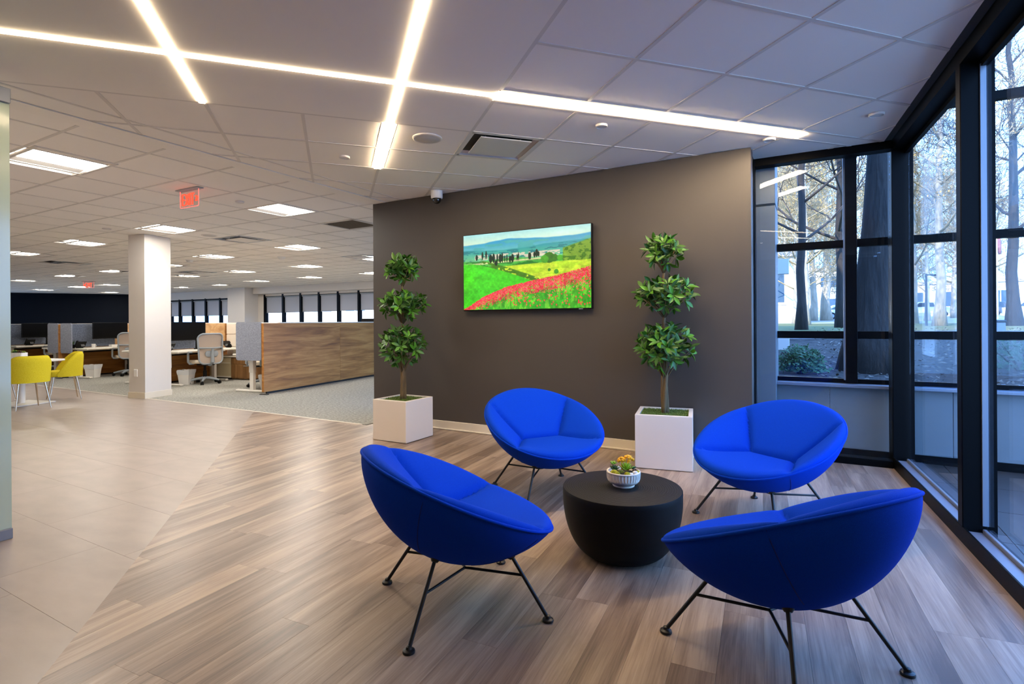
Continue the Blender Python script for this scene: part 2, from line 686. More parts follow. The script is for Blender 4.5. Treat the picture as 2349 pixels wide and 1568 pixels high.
# clad pier between the lounge glazing and the outer window
bm = bmesh.new()
box(bm, (-0.48, 5.73, 1.16), (0.36, 0.40, 2.27), bevel=0.003)
box(bm, (-0.48, 5.73, 3.31), (0.36, 0.40, 1.99), bevel=0.003)
M['pier'] = mat('pier_panel', rgb(116, 122, 126), 0.35, noise=(1.5, 0.05))
struct('wall_pier', bm, 'pier', rz=PHI)
bm = bmesh.new()
box(bm, (-2.4, 5.85, 2.2), (3.7, 0.3, 4.4))
struct('wall_outer', bm, 'pier', rz=PHI)
# closing walls beside and behind the camera
bm = bmesh.new()
box(bm, (-1.2, -3.6, ZC / 2), (6.4, 0.12, ZC))
struct('wall_front', bm, 'accent', rz=PHI)
bm = bmesh.new()
box(bm, (-4.5, -1.6, ZC / 2), (0.12, 4.0, ZC))
struct('wall_left', bm, 'white_paint', rz=PHI)
bm = bmesh.new()
box(bm, (-19.4, 0.72, ZC / 2), (29.9, 0.12, ZC))
struct('wall_office_front', bm, 'white_paint', rz=PHI)

# ------------------------------------------------------------------ ceilings
TH = 0.3182                                     # the lounge ceiling grid is turned against the building
TM = 0.61
GO = Vector((-3.36 * TM, 2.70 * TM))


def grid_w(i, j):
    """lounge ceiling grid node (row i away from the camera, column j to the right) in grid axes"""
    a = (i - (0.277 if i < 2 else 0.0)) * TM
    return (j * TM, a)


ceiling = struct_root('ceiling')
bm = bmesh.new()
slab_in = [(-4.56, -3.6), (1.95, -3.6), (0.66, 5.55), (-0.46, 5.55), (-0.46, 5.1), (-4.56, 5.1)]
prism(bm, slab_in, ZC + 0.035, ZC + 0.30)
obj('ceiling_slab', bm, 'plenum', ceiling, rz=PHI)
H_EDGE = hp_pq(-1, 0, 4.55)
H_CW = hp_pq(0, 1, 5.42)
H_SIDE = half((GL0.x - 0.06, GL0.y), (GL0.x - 0.06 - GLD.x, GL0.y - GLD.y), (0, 3))
lounge_reg = [H_EDGE, H_CW, H_SIDE]


def in_grid(h_):
    a, b, c = h_
    c2 = c - a * GO.x - b * GO.y
    return hp_rot((a, b, c2), TH)


GREG = [in_grid(h_) for h_ in lounge_reg]
GB = 0.012
rows = [-4, -3, -2, -1, 0, 1]
spans = [(grid_w(i, 0)[1], grid_w(i, 0)[1] + TM) for i in rows if i < 1] + [(0.723 * TM, 1.723 * TM)] + [(i * TM, (i + 1) * TM) for i in range(2, 9)]
tiles_l = []
for (a0, a1) in spans:
    for j in range(-8, 12):
        if a0 < 3 * TM - 0.01 and j < 4:
            continue                             # plain plaster field with the light slots
        x0, x1 = j * TM, (j + 1) * TM
        cut = 0.0
        poly = [(x0 + GB, a0 + GB), (x1 - GB, a0 + GB), (x1 - GB, a1 - GB), (x0 + GB, a1 - GB)]
        if abs(a0 - 3 * TM) < 0.01 and j == 4:
            continue                             # the plaque diffuser sits here
        if (abs(a0 - 3 * TM) < 0.01 or abs(a0 - 4 * TM) < 0.01) and j in (2, 3):
            if j == 2:
                poly = [(x0 + GB, a0 + GB), (x1 - 0.05, a0 + GB), (x1 - 0.05, a1 - GB), (x0 + GB, a1 - GB)]
            else:
                poly = [(x0 + 0.05, a0 + GB), (x1 - GB, a0 + GB), (x1 - GB, a1 - GB), (x0 + 0.05, a1 - GB)]
        poly = clip(poly, GREG)
        if len(poly) < 3 or area(poly) < 0.004:
            continue
        bm = bmesh.new()
        prism(bm, poly, ZC + 0.004, ZC + 0.02)
        obj('ceiling_tile', bm, 'ceil_tile', ceiling, loc=(GO.x, GO.y, 0), rz=TH)
# suspension bars
bm = bmesh.new()


def bar(x0, y0, x1, y1, w=0.024):
    if x0 == x1:
        poly = [(x0 - w / 2, y0), (x0 + w / 2, y0), (x0 + w / 2, y1), (x0 - w / 2, y1)]
    else:
        poly = [(x0, y0 - w / 2), (x1, y0 - w / 2), (x1, y0 + w / 2), (x0, y0 + w / 2)]
    poly = clip(poly, GREG)
    if len(poly) >= 3 and area(poly) > 1e-5:
        prism(bm, poly, ZC + (0.0004 if x0 == x1 else 0.0), ZC + 0.03)


YMAX, YMIN = 9 * TM, grid_w(-4, 0)[1]
for j in range(-8, 12):
    if j >= 4:
        bar(j * TM, YMIN, j * TM, 1.723 * TM)
        bar(j * TM, 2.0 * TM, j * TM, YMAX)
    elif j == 3:
        bar(j * TM, 5 * TM, j * TM, YMAX)
    else:
        bar(j * TM, 3 * TM, j * TM, YMAX)
for (a0, a1) in spans:
    if a0 >= 3 * TM - 0.01:
        bar(-8 * TM, a0, 12 * TM, a0)
    else:
        bar(4 * TM, a0, 12 * TM, a0)
bar(4 * TM, 1.723 * TM, 12 * TM, 1.723 * TM)
obj('ceiling_grid', bm, 'ceil_grid', ceiling, loc=(GO.x, GO.y, 0), rz=TH)
bm = bmesh.new()
poly = clip([(8.15 * TM, 1.745 * TM), (12 * TM, 1.745 * TM), (12 * TM, 1.978 * TM), (8.15 * TM, 1.978 * TM)], GREG)
prism(bm, poly, ZC + 0.003, ZC + 0.02)
obj('slot_cover', bm, 'ceil_paint', ceiling, loc=(GO.x, GO.y, 0), rz=TH)
# plaster field, cut by the three light slots
SA0, SA1 = 1.835 * TM, 1.885 * TM              # slot of strip A across the field
WB = 0.020                                     # half width of the cross slots


def plaster(x0, y0, x1, y1):
    bm = bmesh.new()
    poly = clip([(x0, y0), (x1, y0), (x1, y1), (x0, y1)], GREG[:1] + [GREG[2]])
    if len(poly) >= 3:
        prism(bm, poly, ZC - 0.001, ZC + 0.03)
        obj('plaster_panel', bm, 'ceil_paint', ceiling, loc=(GO.x, GO.y, 0), rz=TH)
    else:
        bm.free()


XB, XC = 1 * TM - 0.01, 3 * TM - 0.01
for (y0, y1) in ((-9 * TM, SA0), (SA1, 3 * TM - 0.012)):
    plaster(-8 * TM, y0, XB - WB, y1)
    plaster(XB + WB, y0, XC - WB, y1)
    plaster(XC + WB, y0, 4 * TM - 0.012, y1)
# edge trim between lounge and office ceilings
bm = bmesh.new()
box(bm, (-4.6545, 0.8, ZC + 0.016), (0.173, 8.5, 0.034))
obj('ceiling_edge', bm, 'ceil_paint', ceiling, rz=PHI)

# office ceiling
office_ceiling = struct_root('ceiling_office')
bm = bmesh.new()
prism(bm, [(-34, 0.7), (-4.56, 0.7), (-4.56, 5.2), (-2.6, 5.2), (-2.6, 16), (-34, 16)], ZC + 0.04, ZC + 0.3)
obj('ceiling_slab', bm, 'plenum', office_ceiling, rz=PHI)
TP, TQ = 0.69, 0.614
P0, Q0 = -6.04 + TP / 2 + 2 * TP, 4.66 - TQ / 2 - 6 * TQ


def cell(p, q):
    return (int(math.floor((P0 - p) / TP)), int(math.floor((q - Q0) / TQ)))


def cell_c(a, b):
    return (P0 - (a + 0.5) * TP, Q0 + (b + 0.5) * TQ)


LIGHTS = [  # plan place of every ceiling light in the open office, row by row, nearest the lounge first
    [(-5.92, 2.235)],
    [(-6.04, 4.64), (-8.79, 4.73), (-11.62, 4.82), (-14.37, 4.93)],
    [(-8.72, 7.10), (-11.52, 7.22), (-14.03, 7.52), (-17.29, 7.48), (-19.99, 7.51), (-23.03, 7.66)],
    [(-9.03, 9.34), (-11.49, 9.59), (-14.24, 9.70), (-16.89, 9.74), (-23.07, 10.21), (-25.67, 10.13), (-28.75, 10.31)],
    [(-11.53, 11.88), (-14.12, 11.96), (-16.80, 12.07), (-19.93, 12.36), (-22.44, 12.36), (-28.68, 12.69)],
]
VENT_RET = (-6.05, 5.85)
DIFFS = [(-8.72, 5.92), (-15.67, 6.12), (-8.83, 8.86), (-15.37, 9.05)]
holes = {}
for r_ in LIGHTS:
    for (p, q) in r_:
        holes[cell(p, q)] = 1
for (p, q) in DIFFS + [VENT_RET]:
    holes[cell(p, q)] = 1
COLM = (-6.24, 9.30)
office_reg = [(1, 0, -4.74), (0, -1, -0.75), (0, 1, 14.5), (-1, 0, 33)]
cells = []
for a in range(0, 46):
    for b in range(-1, 24):
        p1, q0 = P0 - a * TP, Q0 + b * TQ
        w = PQ(p1 - TP / 2, q0 + TQ / 2)
        if w.y < 1.5 or w.x / w.y < -1.05 or w.x / w.y > -0.18 or (a, b) in holes:
            continue
        poly = clip([(p1 - TP + 0.011, q0 + 0.011), (p1 - 0.011, q0 + 0.011), (p1 - 0.011, q0 + TQ - 0.011), (p1 - TP + 0.011, q0 + TQ - 0.011)], office_reg)
        if len(poly) >= 3 and area(poly) > 0.01:
            cells.append((w.length, poly))
cells.sort(key=lambda t: t[0])
far = bmesh.new()
for k, (d, poly) in enumerate(cells):
    if k < 290:
        bm = bmesh.new()
        prism(bm, poly, ZC + 0.004, ZC + 0.018)
        obj('ceiling_tile', bm, 'ceil_tile', office_ceiling, rz=PHI)
    else:
        prism(far, poly, ZC + 0.004, ZC + 0.018)
o = obj('far_ceiling_tiles', far, 'ceil_tile', office_ceiling, rz=PHI)
o['kind'] = 'stuff'
bm = bmesh.new()
for a in range(0, 44):
    p = P0 - a * TP
    box(bm, (p, 7.6, ZC + 0.012), (0.022, 13.8, 0.024))
for b in range(-1, 24):
    q = Q0 + b * TQ
    if 0.75 < q < 14.5:
        box(bm, (-18.9, q, ZC + 0.0115), (28.3, 0.022, 0.024))
obj('ceiling_grid', bm, 'ceil_grid', office_ceiling, rz=PHI)

# ------------------------------------------------------------------ far walls and windows of the office
FA, FB = Vector((-24.6, 23.99)), Vector((-18.6, 27.15))
fd = (FB - FA).normalized()
fang = math.atan2(fd.y, fd.x)
mid = (FA + FB) / 2
bm = bmesh.new()
box(bm, (0, 0.1, ZC / 2), ((FB - FA).length + 2.5, 0.2, ZC))
struct('wall_far', bm, 'navy_paint', rz=fang, loc=(mid.x, mid.y, 0))
QW = 14.45
WIN = [('window_4', [-27.6, -27.05, -26.23, -25.16, -24.14, -23.05, -22.02, -21.53], 2.36),
       ('window_5', [-19.96, -18.82, -17.76, -16.71, -15.67, -14.6, -13.5, -12.4], 2.41)]
bm = bmesh.new()
box(bm, (-17.5, QW + 0.12, 0.45), (34, 0.2, 0.9))
box(bm, (-17.5, QW + 0.12, (2.34 + ZC) / 2), (34, 0.2, ZC - 2.34))
box(bm, (-20.73, QW + 0.12, ZC / 2), (1.50, 0.2, ZC))
box(bm, (-31.2, QW + 0.12, ZC / 2), (7.2, 0.2, ZC))
box(bm, (-7.3, QW + 0.12, ZC / 2), (10.2, 0.2, ZC))
struct('wall_right', bm, 'white_paint', rz=PHI)
bm = bmesh.new()
box(bm, (-20.95, QW - 0.2, ZC / 2), (1.15, 0.8, ZC), bevel=0.004)
struct('pillar_2', bm, 'white_paint', rz=PHI)
bm = bmesh.new()
box(bm, (-16.0, QW - 0.10, 2.565), (8.6, 0.35, 0.27), bevel=0.004)
struct('trim_2', bm, 'white_paint', rz=PHI)
M['shade'] = mat('roller_cloth', rgb(200, 202, 208), 0.9, noise=(200, 0.04), stretch=(1, 1, 4))
nt_ = M['shade'].node_tree
tr_ = nt_.nodes.new('ShaderNodeBsdfTranslucent')
tr_.inputs[0].default_value = rgb(190, 190, 196)
mx_ = nt_.nodes.new('ShaderNodeMixShader')
mx_.inputs[0].default_value = 0.30
nt_.links.new(nt_.nodes['Principled BSDF'].outputs[0], mx_.inputs[1])
nt_.links.new(tr_.outputs[0], mx_.inputs[2])
nt_.links.new(mx_.outputs[0], nt_.nodes['Material Output'].inputs[0])
ORD = ['first', 'second', 'third', 'fourth', 'fifth', 'sixth', 'seventh', 'eighth', 'ninth']
for wname, ms, top in WIN:
    w = struct_root(wname, rz=PHI)
    bm = bmesh.new()
    box(bm, ((ms[0] + ms[-1]) / 2, QW + 0.10, top - 0.04), (ms[-1] - ms[0], 0.12, 0.10))
    box(bm, ((ms[0] + ms[-1]) / 2, QW + 0.10, 0.92), (ms[-1] - ms[0], 0.12, 0.06))
    obj('window_frame', bm, 'frame', w)
    for p in ms:
        bm = bmesh.new()
        box(bm, (p, QW + 0.08, (0.9 + top) / 2), (0.10, 0.14, top - 0.9))
        obj('mullion', bm, 'frame', w)
    for p0, p1 in zip(ms[:-1], ms[1:]):
        bm = bmesh.new()
        box(bm, ((p0 + p1) / 2, QW + 0.135, (0.95 + top) / 2), (p1 - p0 - 0.09, 0.008, top - 1.03))
        obj('pane', bm, 'glass_out', w)
    vis = [(p0, p1) for p0, p1 in zip(ms[:-1], ms[1:])]
    if wname == 'window_4':
        vis = vis[1:]
    else:
        vis = vis[:-1]
    for k, (p0, p1) in enumerate(vis):
        side = 'window band left of the wall pier' if wname == 'window_4' else 'window band above the long walnut partition'
        zb = (1.585 if wname == 'window_4' else 1.655 + 0.008 * k)
        t = thing('roller_shade', 'grey roller shade, %s from the left in the %s' % (ORD[k], side), 'blind',
                  PQ((p0 + p1) / 2, QW + 0.085, 0), PHI, 'roller shades of the office windows')
        wd = p1 - p0 - 0.115
        bm = bmesh.new()
        box(bm, (0, 0, (zb + top - 0.13) / 2), (wd, 0.006, top - 0.13 - zb))
        obj('shade_cloth', bm, 'shade', t)
        bm = bmesh.new()
        cyl(bm, (-wd / 2, -0.02, top - 0.11), (wd / 2, -0.02, top - 0.11), 0.028, n=10)
        obj('shade_roller', bm, 'plastic_grey', t)
        bm = bmesh.new()
        box(bm, (0, 0, zb), (wd, 0.016, 0.025))
        obj('bottom_bar', bm, 'plastic_grey', t)

# column in front of the office
COL_A = R(-18)
bm = bmesh.new()
M0 = Vector((-6.02, 8.79))
cdir = Vector((math.cos(R(72)), math.sin(R(72))))
cper = Vector((-cdir.y, cdir.x))
corners = [M0, M0 + cdir * 0.47, M0 + cdir * 0.47 + cper * 0.36, M0 + cper * 0.36]
prism(bm, [(c.x, c.y) for c in corners], 0.0, ZC)
pil = struct('pillar', bm, 'white_paint')
bm = bmesh.new()
cc = sum(corners, Vector((0, 0))) / 4
prism(bm, [(cc.x + (c.x - cc.x) * 1.05, cc.y + (c.y - cc.y) * 1.05) for c in corners], 0.0, 0.10)
obj('baseboard', bm, 'base', pil)
o_ = M0 + cper * 0.20 - cdir * 0.006
bm = bmesh.new()
box(bm, (o_.x, o_.y, 0.42), (0.075, 0.012, 0.12), rz=R(162), bevel=0.003)
obj('outlet_plate', bm, 'plastic_white', pil)

# ------------------------------------------------------------------ glazing of the lounge
GA = math.atan2(GLD.y, GLD.x)


def side_root(name):
    gn = Vector((-GLD.y, GLD.x))
    r = struct_root(name, rz=GA, loc=(GL0.x - gn.x * 0.15, GL0.y - gn.y * 0.15, 0))
    return r


# local x runs away from the camera along the glazing (0 at the corner), local y points into the room
win2 = side_root('window_2')
MULL = [-1.63, -3.34]
bm = bmesh.new()
box(bm, (0.06, 0.075, ZC / 2), (0.15, 0.15, ZC), bevel=0.004)
obj('corner_post', bm, 'frame', win2)
for x in MULL:
    bm = bmesh.new()
    box(bm, (x, 0.095, 1.36), (0.075, 0.11, 2.72), bevel=0.004)
    box(bm, (x, 0.02, 2.0), (0.05, 0.05, 4.0))
    obj('mullion', bm, 'frame', win2)
    bm = bmesh.new()
    box(bm, (x - 0.043, 0.052, 1.36), (0.012, 0.026, 2.5))
    box(bm, (x + 0.043, 0.052, 1.36), (0.012, 0.026, 2.5))
    obj('pane_bead', bm, 'sill', win2)
L0 = -3.4
bm = bmesh.new()
box(bm, (L0 / 2, 0.145, 0.045), (-L0, 0.012, 0.09), bevel=0.002)
box(bm, (L0 / 2, 0.075, 0.03), (-L0, 0.14, 0.06))
obj('bottom_rail', bm, 'frame', win2)
bm = bmesh.new()
xs = [-0.05] + [x for m_ in MULL for x in (m_ + 0.04, m_ - 0.04)]
for k in range(0, len(xs) - 1, 2):
    box(bm, ((xs[k] + xs[k + 1]) / 2, 0.102, 0.066), (xs[k] - xs[k + 1] - 0.005, 0.072, 0.012), bevel=0.002)
    box(bm, ((xs[k] + xs[k + 1]) / 2, 0.056, 0.076), (xs[k] - xs[k + 1] - 0.005, 0.018, 0.032), bevel=0.003)
obj('window_sill', bm, 'sill', win2)
bm = bmesh.new()
box(bm, (L0 / 2, 0.085, ZC - 0.03), (-L0, 0.13, 0.085))
box(bm, (L0 / 2, 0.045, ZC - 0.08), (-L0, 0.03, 0.05))
obj('head_rail', bm, 'frame', win2)
for x0, x1 in ((-0.05, MULL[0]), (MULL[0], MULL[1])):
    bm = bmesh.new()
    box(bm, ((x0 + x1) / 2, 0.045, 1.34), (x0 - x1 - 0.07, 0.008, 2.56))
    obj('pane', bm, 'glass', win2)
bm = bmesh.new()
box(bm, (-5.9, 0.05, ZC / 2), (5.0, 0.2, ZC))
wr = struct('wall_side', bm, 'white_paint', rz=GA, loc=win2.location)  # unseen stretch closed solid to keep window light off the near chair
# back glazing: one tall pane between the pier and the corner
win1 = struct_root('window_1', rz=PHI)
gp, gq = to_pq(GL0.x, GL0.y)
QG = gq
bm = bmesh.new()
box(bm, (-0.485, QG - 0.02, ZC / 2), (0.055, 0.12, ZC), bevel=0.003)
box(bm, (-0.50, 5.24, ZC / 2), (0.07, 0.20, ZC))
obj('jamb', bm, 'frame', win1)
bm = bmesh.new()
box(bm, ((-0.47 + gp) / 2, QG, 0.03), (gp + 0.47, 0.10, 0.06), bevel=0.002)
obj('bottom_rail', bm, 'frame', win1)
bm = bmesh.new()
box(bm, ((-0.47 + gp) / 2, QG, ZC - 0.03), (gp + 0.47, 0.12, 0.07), bevel=0.002)
obj('head_rail', bm, 'frame', win1)
bm = bmesh.new()
box(bm, ((-0.46 + gp) / 2, QG + 0.01, 1.36), (gp + 0.44, 0.008, 2.58))
obj('pane', bm, 'glass', win1)
# outer window wall on a low panelled wall
QO = 5.78
win3 = struct_root('window_3', rz=PHI)
OUT = [-0.28, 0.30, 3.6]
for (x0, x1) in ((-0.30, 0.128), (0.132, 0.70), (0.704, 1.02), (1.024, 2.10), (2.104, 3.6)):
    bm = bmesh.new()
    box(bm, ((x0 + x1) / 2, QO, 0.285), (x1 - x0, 0.10, 0.67), bevel=0.002)
    obj('wall_panel', bm, 'pier', win3)
bm = bmesh.new()
box(bm, (1.65, QO - 0.055, 0.02), (3.95, 0.02, 0.09))
obj('base_strip', bm, 'frame', win3)
bm = bmesh.new()
box(bm, (1.65, QO - 0.03, 0.635), (3.95, 0.20, 0.028), bevel=0.003)
obj('window_sill', bm, 'sill', win3)
bm = bmesh.new()
box(bm, (1.65, QO + 0.02, 0.668), (3.9, 0.06, 0.04))
for z in (1.09, 1.925, 3.06, 4.5):
    box(bm, (1.65, QO + 0.02, z), (3.9, 0.07, 0.068))
obj('transom', bm, 'frame', win3)
for p in (0.305, 3.55):
    bm = bmesh.new()
    box(bm, (p, QO + 0.01, 2.58), (0.09, 0.12, 3.85), bevel=0.003)
    obj('mullion', bm, 'frame', win3)
bm = bmesh.new()
box(bm, (0.252, QO - 0.01, 2.58), (0.016, 0.06, 3.8))
obj('pane_bead', bm, 'sill', win3)
for (x0, x1) in ((-0.30, 0.26), (0.35, 3.5)):
    for (z0, z1) in ((0.69, 1.05), (1.13, 1.885), (1.965, 3.02), (3.10, 4.46)):
        bm = bmesh.new()
        box(bm, ((x0 + x1) / 2, QO + 0.03, (z0 + z1) / 2), (x1 - x0, 0.008, z1 - z0))
        obj('pane', bm, 'glass_out', win3)
# tiled floor of the porch between the two glass walls
porch = struct_root('floor_porch', rz=PHI)
M['porch_tile'] = mat('porch_tile', rgb(66, 55, 49), 0.5, noise=(6, 0.10), rand=0.06)
bm = bmesh.new()
prism(bm, [(0.70, 5.72), (1.95, -4), (6, -4), (6, 5.72)], -0.14, -0.03)
obj('porch_base', bm, 'subfloor', porch)
gl_reg = [hp_rot(half((GL0.x + 0.14, GL0.y), (GL0.x + 0.14 - GLD.x, GL0.y - GLD.y), (6, 3)), PHI), (0, 1, 5.72), (1, 0, 4.2), (0, -1, 1.0)]
for i in range(-4, 8):
    for j in range(-2, 12):
        x0, y0 = 0.35 + i * 0.605, 5.72 - (j + 1) * 0.605
        poly = clip([(x0 + 0.003, y0 + 0.003), (x0 + 0.602, y0 + 0.003), (x0 + 0.602, y0 + 0.602), (x0 + 0.003, y0 + 0.602)], gl_reg)
        if len(poly) >= 3 and area(poly) > 0.01:
            bm = bmesh.new()
            prism(bm, poly, -0.03, -0.004)
            obj('floor_tile', bm, 'porch_tile', porch)
# unseen upper mass over the rooms, added to shade the ground outside
bm = bmesh.new()
box(bm, (-18.2, 7.4, 6.5), (31.8, 16.0, 7.0))
box(bm, (-1.1, 2.4, 6.5), (2.4, 6.6, 7.0))
prism(bm, [(0.1, -4), (2.2, -4), (0.85, 5.5), (0.1, 5.5)], 3.05, 10.0)
struct('roof', bm, 'pier', rz=PHI)

# frosted glass wall at the left edge
gw = struct_root('wall_glass')
M['frosted'] = mat('frosted_glass', rgb(182, 198, 180), 0.14, spec=0.5, coat=0.15)
g0, g1 = Vector((-2.90, 3.10)), Vector((-4.66, -0.12))
gd = (g1 - g0).normalized()
gang = math.atan2(gd.y, gd.x)
glen = (g1 - g0).length
gw.location = (g0.x, g0.y, 0)
gw.rotation_euler = (0, 0, gang)
bm = bmesh.new()
box(bm, (glen / 2, 0, 1.29), (glen, 0.012, 2.47), bevel=0.002)
obj('glass_sheet', bm, 'frosted', gw)
bm = bmesh.new()
box(bm, (glen / 2, 0, 2.545), (glen, 0.05, 0.085), bevel=0.003)
obj('top_rail', bm, 'sill', gw)
bm = bmesh.new()
box(bm, (glen / 2, 0, 0.03), (glen, 0.04, 0.06), bevel=0.003)
obj('bottom_rail', bm, 'sill', gw)
bm = bmesh.new()
box(bm, (glen / 2 + 0.35, 0, 2.645), (glen - 0.7, 0.05, 0.11))
obj('header', bm, 'ceil_paint', gw)

# ------------------------------------------------------------------ light slots of the lounge ceiling
M['led'] = emit('warm_led', (1.0, 0.77, 0.50, 1), LED_STRENGTH)
M['led_wide'] = emit('warm_led_wide', (1.0, 0.77, 0.50, 1), TROUGH_STRENGTH)
M['led_trim'] = mat('white_trough', rgb(240, 232, 220), 0.5)


def strip(name, label, pieces, troughs):
    """linear light: lens strips (x0, y0, x1, y1 in grid axes) and splayed white troughs"""
    t = thing(name, label, 'ceiling light', (GO.x, GO.y, 0), TH, 'warm light lines in the lounge ceiling')
    for (x0, y0, x1, y1) in pieces:
        bm = bmesh.new()
        box(bm, ((x0 + x1) / 2, (y0 + y1) / 2, ZC + 0.003), (abs(x1 - x0), abs(y1 - y0), 0.026))
        obj('lens', bm, 'led_wide' if min(abs(x1 - x0), abs(y1 - y0)) > 0.05 else 'led', t)
    for (x0, y0, x1, y1, hor) in troughs:
        bm = bmesh.new()
        for s in (-1, 1):
            if hor:
                a = [(x0, y0 if s < 0 else y1), (x1, y0 if s < 0 else y1)]
                ym = (y0 + y1) / 2 + s * 0.034
                q = [(a[0][0], a[0][1], ZC + 0.001), (a[1][0], a[1][1], ZC + 0.001), (x1, ym, ZC + 0.014), (x0, ym, ZC + 0.014)]
            else:
                xx = x0 if s < 0 else x1
                xm = (x0 + x1) / 2 + s * 0.031
                q = [(xx, y0, ZC + 0.001), (xx, y1, ZC + 0.001), (xm, y1, ZC + 0.014), (xm, y0, ZC + 0.014)]
            lo = [bm.verts.new(v) for v in q]
            hi = [bm.verts.new((v[0], v[1], v[2] + 0.006)) for v in q]
            bm.faces.new(lo)
            bm.faces.new(hi[::-1])
            for k in range(4):
                bm.faces.new((lo[k], lo[(k + 1) % 4], hi[(k + 1) % 4], hi[k]))
        obj('trough', bm, 'led_trim', t)
    bm = bmesh.new()
    for (x0, y0, x1, y1) in pieces:
        box(bm, ((x0 + x1) / 2, (y0 + y1) / 2, ZC + 0.026), (abs(x1 - x0) + 0.02, abs(y1 - y0) + 0.02, 0.014))
    obj('housing', bm, 'led_trim', t)
    return t


am = 1.86 * TM
strip('linear_light', 'long warm light line running across the lounge ceiling to the windows',
      [(-1.6 * TM, SA0 + 0.002, 4 * TM - 0.012, SA1 - 0.002), (4 * TM - 0.012, am - 0.036, 8.15 * TM, am + 0.036)],
      [(4 * TM - 0.012, 1.745 * TM, 8.15 * TM, 1.978 * TM, True)])
strip('linear_light', 'warm light line crossing the long one nearer the frosted glass wall',
      [(XB - WB + 0.002, -3.0 * TM, XB + WB - 0.002, SA0 - 0.004), (XB - WB + 0.002, SA1 + 0.004, XB + WB - 0.002, 3 * TM - 0.014)], [])
strip('linear_light', 'warm light line crossing the long one and ending beside the round ceiling speaker',
      [(XC - WB + 0.002, -3.0 * TM, XC + WB - 0.002, SA0 - 0.004), (XC - WB + 0.002, SA1 + 0.004, XC + WB - 0.002, 3 * TM - 0.014), (XC - 0.032, 3 * TM + 0.01, XC + 0.032, 4.98 * TM)],
      [(XC - 0.055, 3 * TM + 0.01, XC + 0.055, 4.98 * TM, False)])

# ------------------------------------------------------------------ square lights of the office ceiling
M['panel_light'] = emit('office_panel', (1.0, 0.93, 0.83, 1), OFFICE_STRENGTH)
proto = thing('ceiling_light', 'x', 'ceiling light', (0, 0, 0), PHI, 'square ceiling lights of the open office')
bm = bmesh.new()
for s in (-1, 1):
    box(bm, (s * (TP / 2 - 0.018), 0, 0.004), (0.03, TQ, 0.012))
    box(bm, (0, s * (TQ / 2 - 0.018), 0.004), (TP, 0.03, 0.012))
obj('trim_frame', bm, 'ceil_grid', proto)
bm = bmesh.new()                                  # folded side reflectors and a raised curved middle lens
w, l = TP / 2 - 0.03, TQ / 2 - 0.03
for s in (-1, 1):
    q = [(s * w, -l, 0.004), (s * w, l, 0.004), (s * w * 0.42, l, 0.03), (s * w * 0.42, -l, 0.03)]
    bm.faces.new([bm.verts.new(v) for v in q])
obj('reflector', bm, mat('reflector', rgb(250, 248, 244), 0.5), proto)
bm = bmesh.new()
prev = None
for k in range(9):
    a = -1 + 2 * k / 8
    ring = [bm.verts.new((w * 0.95 * a, -l, 0.030 - 0.022 * math.cos(a * math.pi / 2))), bm.verts.new((w * 0.95 * a, l, 0.030 - 0.022 * math.cos(a * math.pi / 2)))]
    if prev:
        bm.faces.new((prev[0], prev[1], ring[1], ring[0]))
    prev = ring
obj('lens', bm, 'panel_light', proto)
row_txt = ['in the row nearest the frosted glass wall', 'in the row in line with the white column', 'in the row just behind the white column',
           'in the middle row of the office', 'in the row nearest the shaded windows']
first = True
for ri, row in enumerate(LIGHTS):
    for k, (p, q) in enumerate(row):
        pp, qq = cell_c(*cell(p, q))
        loc = PQ(p, q, ZC - 0.002)
        if ri == 0:
            lab = 'large bright square ceiling light beside the frosted glass wall'
        else:
            lab = 'square ceiling light, %s from the lounge %s' % (ORD[k], row_txt[ri])
        if first:
            proto.location = loc
            proto['label'] = lab
            first = False
        else:
            copy_tree(proto, loc=loc, label=lab)

# ------------------------------------------------------------------ other ceiling devices
M['ceil_dev'] = mat('ceiling_device', rgb(222, 214, 206), 0.45)


def disc(name, label, cat, x, y, r, h, group=None, grille=False):
    t = thing(name, label, cat, (x, y, ZC), 0, group)
    bm = bmesh.new()
    lathe(bm, [(r, 0.002), (r, -h * 0.6), (r * 0.93, -h), (r * 0.86, -h), (r * 0.82, -h * 0.75)] + [(0.001, -h * 0.75)], 28)
    obj('trim_ring' if grille else 'cover', bm, 'ceil_dev', t, smooth=True)
    if grille:
        bm = bmesh.new()
        lathe(bm, [(r * 0.82, -h * 0.78), (r * 0.8, -h * 0.92), (0.001, -h * 0.98)], 28)
        obj('grille', bm, mat('speaker_grille', rgb(196, 190, 184), 0.6, bump=(900, 0.4)), t, smooth=True)
    return t


disc('ceiling_speaker', 'round white ceiling speaker beside the end of the short light line', 'speaker', -0.668, 4.283, 0.118, 0.012, grille=True)
SPR = 'flat round covers in the lounge ceiling'
disc('sprinkler_cover', 'flat round cover left of the short light line end', 'sprinkler', -1.477, 4.754, 0.047, 0.014, SPR)
disc('sprinkler_cover', 'flat round cover below the middle of the long light line', 'sprinkler', 0.682, 4.029, 0.045, 0.014, SPR)
disc('sprinkler_cover', 'flat round cover close to the window corner', 'sprinkler', 2.62, 3.84, 0.050, 0.014, SPR)
disc('sprinkler_cover', 'flat round cover near the end of the long light line', 'sprinkler', 2.10, 4.36, 0.048, 0.014, SPR)
disc('sprinkler_cover', 'small flat round cover beside the lit exit sign', 'sprinkler', -3.285, 6.487, 0.05, 0.014, 'flat round covers in the office ceiling')
disc('sprinkler_cover', 'small flat round cover between the white column and the frosted glass', 'sprinkler', -6.243, 8.272, 0.06, 0.012, 'flat round covers in the office ceiling')
disc('ceiling_speaker', 'flush round speaker just beyond the ceiling light at the column', 'speaker', -5.066, 8.988, 0.12, 0.006, grille=True)
